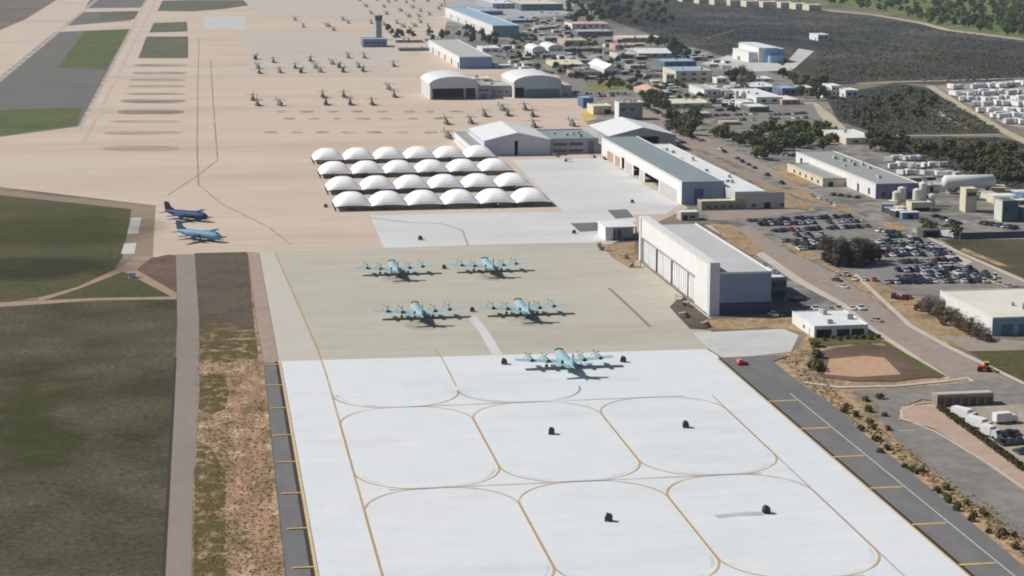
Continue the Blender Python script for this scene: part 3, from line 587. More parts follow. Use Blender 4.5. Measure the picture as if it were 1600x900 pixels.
# --- gable hangar D
X0, Y0 = G(952, 236); w_ = XatY(1056, Y0) - X0
building('aircraft_hangar', 'white gabled hangar partly hidden behind the long grey roof', 'hangar', X0, Y0, w_, 58, 8.4, paint('gable_grey', (176, 178, 186)), R_wh, style='gable', rise=4.6, over=.5,
         front=[(w_ * .3, w_ * .74, 0, 8., 'open'), (w_ * .05, w_ * .3, 0, 8., 'd', GR), (w_ * .74, w_ * .95, 0, 8., 'd', GR)])
# --- two arched hangars
X0, Y0, w_ = frontW(672, 747, 156)
building('arched_hangar', 'arched white hangar with wide dark open door', 'hangar', X0, Y0, w_, 58, 10.8, paint('arch_wall', (214, 212, 216)), R_wh, style='arch', rise=5.4, over=.3, endwall=LIL,
         front=[(w_ * .05, w_ * .7, 0, 8.1, 'open'), (w_ * .7, w_ * .745, 0, 8.1, 'd', GR), (w_ * .745, w_ * .95, 0, 8.1, 'open')])
building('hangar_annex', 'low grey annex right of the open arched hangar', 'annex', X0 + w_ + .1, Y0 + 2, 9.5, 50, 9.0, GR, R_gr, front=[(2, 7, 0, 3.5, 'd', D_bl), (1, 8, 5.5, 7, 'b')])
X1, Y1, w1 = frontW(803.5, 877, 153.5)
building('hangar_annex', 'low grey annex left of the closed arched hangar', 'annex', X0 + w_ + 10, Y1 + 12, X1 - X0 - w_ - 10.2, 40, 7.5, GR, R_lg, front=wins(X1 - X0 - w_ - 10, 7, 3, 3, 4.5), units=2)
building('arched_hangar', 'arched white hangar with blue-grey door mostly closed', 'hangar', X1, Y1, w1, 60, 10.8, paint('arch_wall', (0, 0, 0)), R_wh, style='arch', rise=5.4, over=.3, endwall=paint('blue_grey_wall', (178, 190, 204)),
         front=[(w1 * .02, w1 * .2, 0, 7.8, 'open'), (w1 * .2, w1 * .97, 0, 6.6, 'd', D_bl)])
building('hangar_annex', 'low annex at the right end of the closed arched hangar', 'annex', X1 + w1 + .1, Y1 + 2, 8, 45, 8., GR, R_lg, front=[(1.5, 5, 1, 3, 'w')])
# --- far hangars with blue ends
def hang_blue(x0, x1, yb, hp, depth, label, n, end, roof):
    X, Y, w = frontW(x0, x1, yb); h = hp / sc(yb)
    st = depth / n
    ops = []
    for i in range(n): ops += [(st * i + 4, st * i + 11.5, 0, h * .52, 'open'), (st * i + 13.5, st * i + st - 3, 0, h * .5, 'd', WH)]
    return building('aircraft_hangar', label, 'hangar', X, Y, w, depth, h, WH, roof, left=ops, endwall=end, units=0, parapet=.4)
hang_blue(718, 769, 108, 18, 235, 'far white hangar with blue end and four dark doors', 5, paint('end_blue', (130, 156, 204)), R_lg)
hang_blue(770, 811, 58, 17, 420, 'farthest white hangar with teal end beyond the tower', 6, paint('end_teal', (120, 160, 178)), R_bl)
# --- control tower
X, Y = G(592, 62)
root = empty('control_tower', (X, Y, 0), 'tall blue-grey control tower on the far apron', 'tower')
m_tw = paint('tower_cladding', (136, 168, 178))
p = MB(); p.box(-3, 3, -3, 3, 0, 20); p.obj('tower_shaft', [m_tw], root)
p = MB(); p.loft([[(r * math.cos(a * math.pi / 4 + .39), r * math.sin(a * math.pi / 4 + .39), z) for a in range(8)] for r, z in ((3.9, 20.01), (3.9, 22), (4.7, 25.2))]); p.obj('tower_cab', [M_glass], root)
p = MB(); p.loft([[(r * math.cos(a * math.pi / 4 + .39), r * math.sin(a * math.pi / 4 + .39), z) for a in range(8)] for r, z in ((5.1, 25.21), (5.1, 25.9), (2, 26.4))]); p.tube((0, 0, 26.4), (0, 0, 31), .15, .06); cab = p.obj('tower_roof', [m_tw], root)
X, Y, w_ = frontW(567, 605, 74)
building('tower_base', 'low blue-grey building at the foot of the control tower', 'building', X, Y, w_, 26, 7.5, paint('base_wall', (120, 136, 168)), R_bl, front=wins(w_, 7, 5, 3.6, 5.4, 3), left=[(3, 12, 2, 5, 'b')])
# --- canopy building by the white hangar
X, Y = G(946, 376)
root = empty('canopy_building', (X, Y, 0), 'small white building with open canopy on posts', 'building')
p = MB(); p.box(0, 3.2, 0, 16, 0, 5.2); p.box(3.3, 13.2, 6, 16, 0, 4.8); p.obj('wall', [WH], root)
p = MB(); p.box(-.1, 13.4, -.2, 17, 5.21, 5.7); p.obj('roof', [R_wh], root)
for i in range(4):
    p = MB(); xx = 4.4 + i * 2.8; p.box(xx, xx + .5, .2, .7, 0, 5.2); p.obj('post', [GR], root)
p = MB(); p.box(5, 8, 5.9, 5.98, .1, 3.2); p.obj('door', [paint('grey_shutter', (150, 152, 156))], root)
X, Y, w_ = frontW(1064, 1092, 345)
building('guard_hut', 'small white flat-roofed hut between the two long hangars', 'hut', X, Y, w_, 8, 3.4, paint('hut_wall', (186, 184, 172)), R_wh, front=[(1, 3, 0, 2.4, 'd', M_dark), (4, 6.5, 1, 2.2, 'w')], parapet=.2)
# --- small white building lower right, warehouse, dark shed
X, Y, w_ = frontW(1272, 1356, 529)
building('small_building', 'small white building with bright flat roof above the basin', 'building', X, Y, w_, 24, 3.6, WH, R_wh, parapet=.25,
         front=[(w_ * .04, w_ * .32, 0, 2.9, 'd', M_dark), (w_ * .42, w_ * .66, .4, 2.8, 'w'), (w_ * .69, w_ * .93, .4, 2.8, 'w')], units=4, left=[(4, 5.5, 0, 2.4, 'd', D_gr), (10, 12, 1, 2.2, 'w')])
X, Y = G(1550, 525)
building('warehouse', 'big white warehouse with blue shaded end at the right edge', 'warehouse', X, Y, 34, 46, 5.6, WH, paint('warehouse_roof', (226, 222, 210), scale=.06), endwall=paint('warehouse_shade_blue', (140, 170, 196)),  # end wall coloured blue to paint the shade on it
         front=[(3, 7, 0, 3.6, 'd', D_bl), (9, 13, 0, 3.6, 'd', D_bl), (15, 17, 1, 2.4, 'w')], left=[(5, 8, 0, 3, 'd', D_gr), (16, 18, 1.4, 2.6, 'w'), (30, 32, 1.4, 2.6, 'w')], units=4, parapet=.3)
X, Y, w_ = frontW(1464, 1552, 637)
building('storage_shed', 'long low dark shed with pale roof edge beside the side street', 'shed', X, Y, w_, 4.2, 3.3, paint('shed_wall', (150, 138, 130)), R_lg, front=[(w_ * i / 7 + .25, w_ * (i + 1) / 7 - .25, .1, 2.6, 'd', paint('shed_door', (104, 94, 88))) for i in range(7)], parapet=.15)
# --- mid-right building F and plant
X, Y = G(1368, 311)
XF = X; YF = Y
wF = XatY(1434, Y) - X
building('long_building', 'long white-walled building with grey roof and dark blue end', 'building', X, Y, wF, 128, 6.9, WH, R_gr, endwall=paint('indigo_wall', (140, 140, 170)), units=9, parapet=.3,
         left=[(8, 11, 1, 4, 'w'), (24, 27, 0, 4, 'd', M_dark), (116, 120, 1, 5, 'w')], front=wins(wF, 7, 4, 1, 3, 2))
X, Y, w_ = frontW(1312, 1326, 294)
building('lean_to', 'cream lean-to along the left wall of the long white building', 'annex', XF - 12, YF + 44, 11.8, 60, 3.6, CR, R_gr, left=[(u, u + 3, .8, 2.6, 'w') for u in (6, 16, 26, 36, 46)], front=[(3, 5.5, 0, 2.4, 'd', M_dark)])
def silo(px, yb, r, h, label, legs=True, mt=None):
    X, Y = G(px, yb); root = empty('silo', (X, Y, 0), label, 'silo', 'silos of the mixing plant')
    p = MB(); n = 14
    rings = [[(rr * math.cos(2 * math.pi * k / n), rr * math.sin(2 * math.pi * k / n), z) for k in range(n)] for rr, z in ((.3, h * .18), (r, h * .34), (r, h * .93), (r * .35, h))]
    p.loft(rings); p.obj('tank', [mt or SIL], root)
    for k in range(4):
        a = math.pi / 4 + k * math.pi / 2; q = MB(); q.tube((r * .9 * math.cos(a), r * .9 * math.sin(a), 0), (r * .9 * math.cos(a), r * .9 * math.sin(a), h * .4), .18); q.obj('leg', [GR], root)
    p = MB(); p.tube((r * 1.08, 0, h * .2), (r * 1.08, 0, h * 1.08), .14); p.obj('pipe', [GR], root)
SIL = paint('silo_pale', (222, 220, 208))
silo(1400, 325, 1.9, 8, 'cream silo, left one of the pair before the blue end wall'); silo(1408, 323, 1.9, 9.5, 'cream silo, right one of the pair before the blue end wall')
silo(1432, 326, 2.0, 9.5, 'cream silo beside the low bin building'); silo(1441, 322, 1.7, 11.5, 'tallest cream silo right of the blue end wall', mt=WH); silo(1455, 326, 1.5, 7, 'short white silo at the right of the plant group', mt=WH)
X, Y, w_ = frontW(1424, 1456, 331)
building('bin_building', 'low cream bin building under the silos', 'building', X, Y, w_, 7, 3.6, CR, R_cr, front=[(1, w_ - 1, .2, 1.8, 'd', M_dark)])
X, Y, w_ = frontW(1508, 1530, 332)
building('plant_tower', 'tall cream block in front of the white round-roofed store', 'tower', X, Y, w_ * .8, 7, 10.5, CR, R_cr, front=[(w_ * .1, w_ * .7, 7.4, 9.2, 'w')], parapet=.2)
X, Y, w_ = frontW(1484, 1562, 306)
root = empty('storage_tank', (X, Y + 8, 0), 'long white horizontal tank on saddles in the plant yard', 'tank')
p = MB(); n = 16; Rr = 3.3; zc = 5.6; Lt = w_
p.loft([[(xx, rr * math.cos(2 * math.pi * k / n), zc + rr * math.sin(2 * math.pi * k / n)) for k in range(n)] for xx, rr in ((-.9, 1.), (-.4, 2.4), (.6, Rr), (Lt - .6, Rr), (Lt + .4, 2.4), (Lt + .9, 1.))]); p.obj('tank', [WH], root, smooth=True)
for i in range(4):
    p = MB(); xx = Lt * (.1 + .26 * i); p.box(xx - .4, xx + .4, -2.2, 2.2, 0, 3.2); p.obj('saddle', [GR], root)
X, Y, w_ = frontW(1567, 1591, 347)
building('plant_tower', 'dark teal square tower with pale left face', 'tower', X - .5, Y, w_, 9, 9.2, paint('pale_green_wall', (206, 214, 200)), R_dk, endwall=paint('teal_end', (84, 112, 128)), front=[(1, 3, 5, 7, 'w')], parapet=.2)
X, Y, w_ = frontW(1592, 1640, 345)
building('plant_shed', 'dark teal shed at the right edge beside the square tower', 'shed', X + 1, Y, w_, 10, 5.2, paint('teal_end', (0, 0, 0)), R_gr, front=[(2, 4, 1, 3, 'w')])
X, Y, w_ = frontW(1500, 1760, 374)
root = empty('wall', (X, Y, 0), 'long dark blue wall behind the olive field', 'wall')
p = MB(); p.box(0, w_, 0, .5, 0, 2.7); p.obj('wall_face', [paint('wall_blue', (92, 98, 128))], root)
p = MB(); p.box(-.05, w_, -.06, .56, 2.705, 2.85); p.obj('coping', [GR], root)
X, Y, w_ = frontW(1442, 1494, 372)
building('carport', 'dark low carport with white trucks beside the long street', 'shed', X, Y, w_, 7, 3., paint('dark_shed', (92, 88, 80)), R_dk, front=[(1, w_ * .45, 0, 2.4, 'open'), (w_ * .55, w_ - 1, 0, 2.4, 'open')], parapet=.1)
# --- tall box building behind hangar D etc
X, Y, w_ = frontW(967, 1004, 188)
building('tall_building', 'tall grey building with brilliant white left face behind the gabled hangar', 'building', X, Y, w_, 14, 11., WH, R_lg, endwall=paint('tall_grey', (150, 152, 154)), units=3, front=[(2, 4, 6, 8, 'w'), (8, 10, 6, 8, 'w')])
X, Y, w_ = frontW(927, 956, 179)
building('low_building', 'low cream building left of the tall white-faced block', 'building', X, Y, w_, 22, 5, CR, R_cr, front=[(w_ * .6, w_ * .95, 0, 3.4, 'd', M_dark)])
X, Y, w_ = frontW(911, 927, 169)
building('low_building', 'blue-roofed block at the edge of the helicopter apron', 'building', X, Y, w_, 20, 6.5, BLU, R_bl, front=wins(w_, 6, 2, 2, 4))
# --- town
#  x0, x1, ybase, height px, depth m, wall, roof, style, rise m, label
TOWN = [
 (814, 880, 17, 10, 130, D_bl, R_cr, 'flat', 0, 'very long pale-roofed hangar at the top edge'),
 (770, 812, 14, 8, 160, GR, R_wh, 'flat', 0, 'white-roofed hangar at the top edge beside a longer one'),
 (748, 786, 24, 6, 90, paint('blue_block', (92, 128, 160)), R_bl, 'flat', 0, 'blue block beside the farthest white hangar'),
 (894, 951, 45, 7, 50, WH, R_pk, 'flat', 0, 'pink-roofed long building at the edge of the dark brush'),
 (903, 958, 57, 7, 40, paint('navy_wall', (110, 120, 156)), R_lg, 'flat', 0, 'navy-fronted building before the pink roof'),
 (851, 880, 65, 5, 40, GR, R_gr, 'flat', 0, 'grey-roofed building among the far parked vehicles'),
 (883, 919, 72, 8, 45, PNK, R_lg, 'flat', 0, 'pinkish building below the navy front'),
 (832, 852, 88, 9, 45, WH, R_wh, 'arch', 3.5, 'left one of two small white vaulted sheds'),
 (857, 879, 80, 4, 50, WH, R_wh, 'arch', 3.2, 'right one of two small white vaulted sheds'),
 (846, 895, 90, 4, 26, paint('pale_green', (196, 206, 190)), R_gg, 'flat', 0, 'pale green low building below the vaulted sheds'),
 (882, 941, 81, 4, 25, R_dk, R_gg, 'flat', 0, 'long dark low building right of the vaulted sheds'),
 (870, 912, 107, 8, 55, CR, R_cr, 'gable_x', 2, 'cream-roofed house-like building above the tan yard'),
 (897, 941, 122, 8, 35, TN, R_dk, 'flat', 0, 'tan building above the bright lawn'),
 (900, 944, 100, 5, 60, GR, R_gr, 'flat', 0, 'grey building between cream roof and tilted white roof'),
 (944, 968, 117, 8, 70, WH, R_wh, 'gable', 4, 'white steep-roofed hall tilted toward the street'),
 (972, 1036, 66, 6, 46, PNK, R_cr, 'flat', 0, 'long cream-roofed block at the edge of the brush'),
 (961, 992, 78, 7, 28, PNK, R_pk, 'flat', 0, 'salmon-fronted block left of the long cream roof'),
 (966, 994, 92, 6, 40, CR, R_lg, 'flat', 0, 'low pale building below the salmon block'),
 (998, 1050, 91, 7, 52, GR, R_wh, 'gable_x', 3, 'wide white-roofed hall before the dark trees'),
 (1038, 1088, 106, 9, 36, D_bl, R_bl, 'flat', 0, 'blue-roofed block behind the grey hall'),
 (1056, 1112, 129, 17, 46, CR, R_bl, 'flat', 0, 'large grey hall with cream side wall'),
 (1041, 1054, 133, 16, 12, CR, R_cr, 'flat', 0, 'narrow cream tower beside the large grey hall'),
 (1008, 1040, 150, 6, 40, PNK, R_pk, 'gable', 2, 'salmon-roofed low building near the lawn'),
 (1043, 1112, 170, 7, 36, CR, R_cr, 'flat', 0, 'long cream-roofed building above the brown trees'),
 (1060, 1112, 184, 5, 18, TN, R_lg, 'flat', 0, 'low flat building just below the long cream roof'),
 (1100, 1124, 152, 11, 46, WH, R_lg, 'flat', 0, 'pale-roofed hall left of the white poles'),
 (1126, 1146, 152, 9, 30, GR, R_lg, 'flat', 0, 'grey cube right of the pale-roofed hall'),
 (1120, 1136, 131, 8, 20, WH, R_wh, 'flat', 0, 'small bright white cube by the dark trees'),
 (1090, 1118, 143, 5, 20, PNK, R_lg, 'flat', 0, 'pinkish low building above the pale-roofed hall'),
 (1165, 1217, 145, 8, 45, GR, R_wh, 'flat', 0, 'long white-roofed building at the foot of the brush'),
 (1176, 1207, 128, 4, 26, WH, R_wh, 'flat', 0, 'thin white-roofed building beside the brush'),
 (1182, 1222, 163, 10, 70, WH, R_wh, 'flat', 0, 'big white-roofed block above the blue car lot'),
 (1171, 1202, 176, 8, 24, paint('dark_green_wall', (112, 118, 96)), R_wh, 'flat', 0, 'dark green front before the big white block'),
 (1160, 1178, 170, 9, 20, WH, R_wh, 'flat', 0, 'small white cube left of the dark green front'),
 (1222, 1246, 150, 11, 26, paint('navy_wall', (0, 0, 0)), R_bl, 'flat', 0, 'dark blue block right of the big white block'),
 (1222, 1250, 164, 7, 34, TN, R_wh, 'flat', 0, 'white-roofed tan building beside the dark blue block'),
 (1278, 1296, 64, 9, 30, WH, R_wh, 'flat', 0, 'lone small white building in the dark brush'),
 (1286, 1300, 153, 11, 20, WH, R_wh, 'flat', 0, 'left one of two white cubes in front of the brush'),
 (1299, 1314, 150, 15, 22, WH, R_wh, 'flat', 0, 'taller white cube in front of the brush'),
 (1321, 1342, 153, 11, 22, WH, R_wh, 'flat', 0, 'white shed right of the two white cubes'),
 (1256, 1272, 150, 12, 22, CR, R_cr, 'flat', 0, 'cream cube left of the white cubes'),
 (1322, 1372, 226, 9, 46, CR, R_wh, 'flat', 0, 'white-roofed building by the end of the tan track'),
 (618, 660, 67, 4, 20, TN, R_wh, 'flat', 0, 'long low white-roofed building right of the control tower'),
 (664, 690, 64, 3, 18, GR, R_wh, 'flat', 0, 'short low white-roofed building near the far hangars'),
 (624, 672, 80, 3, 14, D_bl, R_dk, 'flat', 0, 'long low dark building before the white-roofed ones'),
 (754, 782, 82, 6, 40, WH, R_wh, 'flat', 0, 'bright white hall right of the far blue-ended hangar'),
 (736, 768, 128, 4, 30, CR, R_cr, 'flat', 0, 'cream-roofed building between arched hangars and blue end'),
 (775, 798, 106, 3, 16, WH, R_wh, 'flat', 0, 'small white shed behind the arched hangars'),
 (1012, 1040, 140, 5, 20, TN, R_lg, 'flat', 0, 'tan shed above the salmon roof'),
 (985, 1010, 108, 5, 24, GR, R_lg, 'flat', 0, 'grey shed right of the tilted white hall'),
 (842, 872, 46, 4, 34, GR, R_lg, 'flat', 0, 'grey roof among the far lots'),
 (800, 832, 36, 4, 40, D_bl, R_bl, 'flat', 0, 'pale blue roof beyond the teal-ended hangar'),
 (1130, 1158, 196, 4, 14, TN, R_lg, 'flat', 0, 'low tan shed left of the blue car lot'),
 (1010, 1034, 122, 5, 30, GR, R_dk, 'flat', 0, 'dark-roofed hall left of the cream tower'),
]
for (x0, x1, yb, hp, dep, wl, rf, st, rise, lab) in TOWN:
    X, Y, w = frontW(x0, x1, yb); h = hp / sc(yb)
    n = max(2, min(5, int(w / 8))); fl = 2 if h > 6.5 else 1
    fr = []
    for f_ in range(fl): fr += wins(w, h, n, f_ * h / fl + h / fl * .35, f_ * h / fl + h / fl * .75, min(3.5, w / n * .5))
    building('building', lab, 'building', X, Y, w, dep, h - (rise if st != 'flat' else 0) * (.6 if h - rise > 2 else 0), wl, rf, front=fr, style=st, rise=rise, units=2 if st == 'flat' and w > 14 else 0, parapet=.3,
             left=[(dep * .2, dep * .2 + 3, 0, h * .5, 'd', M_dark)] if dep > 20 and h > 4 else ())
CL = [('white', (232, 232, 232)), ('cream', (216, 208, 184)), ('grey', (140, 142, 144)), ('blue', (110, 140, 176)), ('tan', (176, 150, 124)), ('dark', (74, 76, 80))]
AREAS = [('beside the topmost lots', [(805, 30), (890, 26), (900, 60), (830, 64)], 32), ('above the bright lawn', [(850, 92), (1000, 92), (1000, 118), (900, 128)], 24),
         ('below the navy-fronted building', [(905, 58), (1000, 62), (1000, 92), (910, 90)], 18), ('behind the blue-roofed block', [(1040, 76), (1110, 84), (1110, 104), (1056, 92)], 10), ('along the long street before the plant', [(1340, 322), (1400, 326), (1430, 345), (1400, 345)], 6),
         ('left of the vaulted sheds', [(785, 76), (828, 76), (830, 118), (800, 104)], 16), ('by the brown lane', [(1010, 126), (1060, 136), (1040, 160), (1000, 154)], 9),
         ('by the white upright tanks', [(1085, 134), (1180, 144), (1170, 170), (1110, 166)], 20), ('in the plant yard', [(1390, 285), (1480, 282), (1500, 300), (1460, 312)], 9),
         ('on the yard behind the square tower', [(1520, 300), (1600, 306), (1600, 328), (1535, 334)], 8), ('below the white-and-blue plant', [(1110, 96), (1160, 92), (1170, 110), (1120, 112)], 5)]
for al, poly, n in AREAS:
    cnt = {}
    pts = scatter(poly, n, 5)
    for px, py in sorted(pts):
        cn, rgb = rnd.choice(CL); cnt[cn] = cnt.get(cn, 0) + 1
        w_, d_, h_ = rnd.uniform(4, 11), rnd.uniform(3, 9), rnd.uniform(2.4, 3.6)
        root = empty('storage_hut', (*G(px, py), 0), '%s hut, %s of its colour from the left %s' % (cn, ORD[cnt[cn] - 1], al), 'hut', 'storage huts among the support buildings', rnd.choice([0, 0, .2, 1.2]))
        p = MB(); p.box(0, w_, 0, d_, 0, h_); p.obj('wall', [paint('hut_' + cn, rgb)], root)
        p = MB(); p.box(-.2, w_ + .2, -.2, d_ + .2, h_ + .003, h_ + .25); p.obj('roof', [rnd.choice([R_wh, R_wh, R_lg, R_cr, R_gr])], root)
        p = MB(); p.box(w_ * .35, w_ * .65, -.06, -.01, .05, h_ * .75); p.obj('door', [M_dark], root)
# white-and-blue stepped plant
root_lab = 'stepped white building with blue shaded front on the brush slope'
X, Y = G(1194, 98)
root = empty('plant_building', (X, Y, 0), root_lab, 'building')
u = 1 / sc(96)
mshade_blue = paint('plant_shade_blue', (150, 190, 226))  # blue colour paints the shade on the white building's right blocks
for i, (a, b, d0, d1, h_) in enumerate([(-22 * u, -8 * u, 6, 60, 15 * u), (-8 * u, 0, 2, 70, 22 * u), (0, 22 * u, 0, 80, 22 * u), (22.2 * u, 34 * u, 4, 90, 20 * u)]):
    p = MB(); p.box(a, b, d0, d1, 0, h_); p.obj('block', [WH if i < 2 else mshade_blue], root)
    p = MB(); p.box(a - .2, b + .2, d0 - .2, d1 + .2, h_ + .003, h_ + .5); p.obj('roof', [R_wh], root)
for i in range(4):
    p = MB(); xx = (2 + 5 * i) * u; p.tube((xx + 4, -3.4, 0), (xx + 4, -3.4, 11 * u), 2.6, n=12); p.obj('tank', [paint('tank_blue', (170, 200, 226))], root)
# white blocks at the top edge
for i, (x0, x1, yb) in enumerate([(1092, 1112, 6), (1116, 1137, 8), (1141, 1162, 9), (1166, 1188, 11), (1192, 1216, 12), (1220, 1240, 13), (1243, 1262, 15), (1264, 1284, 17), (1008, 1036, -2), (1040, 1062, 1), (1066, 1088, 3)]):
    X, Y, w = frontW(x0, x1, yb)
    building('barracks', 'white long barracks, %s from the left in the row at the top edge' % ordn(i if i < 8 else i - 8) if i < 8 else 'white barracks cut by the top edge, %s from the left of three' % ORD[i - 8], 'building', X, Y, w, 30, 7.5, CR, R_wh, front=wins(w, 8, 4, 1.5, 3, 2), group='white barracks along the top edge')
# white poles
for i, (px, yb, hp) in enumerate([(1151, 157, 16), (1161, 157, 15), (1141, 168, 10)]):
    X, Y = G(px, yb); h = hp / sc(yb)
    root = empty('storage_silo', (X, Y, 0), 'thin white upright tank, %s from the left of three by the pale hall' % ORD[[1, 2, 0][i]], 'tank', 'white upright tanks')
    p = MB(); p.loft([[(r * math.cos(k * .5236), r * math.sin(k * .5236), z) for k in range(12)] for r, z in ((1.5, 0), (1.5, h * .92), (.4, h))]); p.obj('tank', [WH], root)
    p = MB(); p.box(-1.9, 1.9, -1.9, 1.9, 0, .4); p.obj('base', [GR], root)

# ---------------------------------------------------------------- shelters
m_can = paint('canopy_fabric', (246, 245, 243), scale=.25, var=.07, k=.95)
m_leg = paint('dark_steel', (78, 78, 82))
def make_shelter():
    root = empty('aircraft_shelter', (0, 0, 0), 'x', 'shelter')
    w, d, post, rise = 16.6, 20., 2.1, 4.6
    n = 18; mb = MB()
    lo = [(w * k / n, post + rise * (1 - abs(2 * k / n - 1) ** 2.7)) for k in range(n + 1)]
    hi = [(w * k / n, post + .1 + (rise + .1) * (1 - abs(2 * k / n - 1) ** 2.7)) for k in range(n + 1)]
    secs = [(0, .12), (.8, .38), (2.2, .66), (4.2, .88), (6.5, .98), (9.5, .95), (12.5, 1.), (15.5, .95), (18, .99), (20, .9)]
    for (ya, fa), (yb, fb) in zip(secs, secs[1:]):      # fabric shell with a hipped front, sagging a little between the arches
        for k in range(n):
            q = [(lo[k][0], ya, post + (lo[k][1] - post) * fa), (lo[k + 1][0], ya, post + (lo[k + 1][1] - post) * fa), (lo[k + 1][0], yb, post + (lo[k + 1][1] - post) * fb), (lo[k][0], yb, post + (lo[k][1] - post) * fb)]
            mb.hexa(q + [(x, y, z + .12) for x, y, z in q])
    mb.obj('canopy', [m_can], root, smooth=False)
    for x in (.15, w - .15):
        for y in (.2, d / 3, 2 * d / 3, d - .2):
            p = MB(); p.box(x - .22, x + .22, y - .22, y + .22, 0, post); p.obj('post', [m_leg], root)
    p = MB()
    for y in (.2, d - .2): p.box(.3, w - .3, y - .12, y + .12, post - .1, post + .25)
    for x in (.15, w - .15): p.box(x - .15, x + .15, .3, d - .3, post - .2, post + .1)
    p.obj('tie_beam', [m_leg], root)
    return root
SH = make_shelter()
ROWS = [(524.5, 331, 'front'), (511, 305, 'second'), (499, 279.5, 'third'), (490, 257, 'rear')]
shelter_pos = {}
for r, (px, yb, rn) in enumerate(ROWS):
    X0, Y0 = G(px, yb)
    for c in range(6):
        o = SH if r == 0 and c == 0 else copy_tree(SH)
        o.location = (58.2 + c * 16.75, Y0, 0)
        shelter_pos[(r, c)] = (58.2 + c * 16.75 + 8.15, Y0)
        tag(o, 'white arched aircraft shelter, %s from the left in the %s row' % (ORD[c], rn), 'shelter', 'white arched shelters on the apron')

# ---------------------------------------------------------------- aircraft
def ring(x, y, z, rx, rz_, n=14, ax='y'):
    return [(x + rx * math.cos(2 * math.pi * k / n), y, z + rz_ * math.sin(2 * math.pi * k / n)) for k in range(n)]
def wing_mesh(mb, root_pts, tip_pts, th0, th1):
    """root/tip = (x, y_lead, y_trail, z)"""
    x0, l0, t0, z0 = root_pts; x1, l1, t1, z1 = tip_pts
    def sec(x, l, t, z, th):
        c = t - l
        return [(x, l, z), (x, l + c * .25, z + th / 2), (x, l + c * .6, z + th * .38), (x, t, z), (x, l + c * .6, z - th * .25), (x, l + c * .25, z - th * .4)]
    mb.loft([sec(x0, l0, t0, z0, th0), sec(x1, l1, t1, z1, th1)])
m_p3 = paint('patrol_grey', (154, 186, 193), rough=.5, var=.08, scale=.2); m_prop = paint('propeller_grey', (112, 120, 126), rough=.4); m_nac = paint('exhaust_dark', (58, 66, 78))
m_tyr = paint('tyre_rubber', (34, 34, 36)); m_p3b = paint('patrol_under', (132, 168, 178), rough=.5)
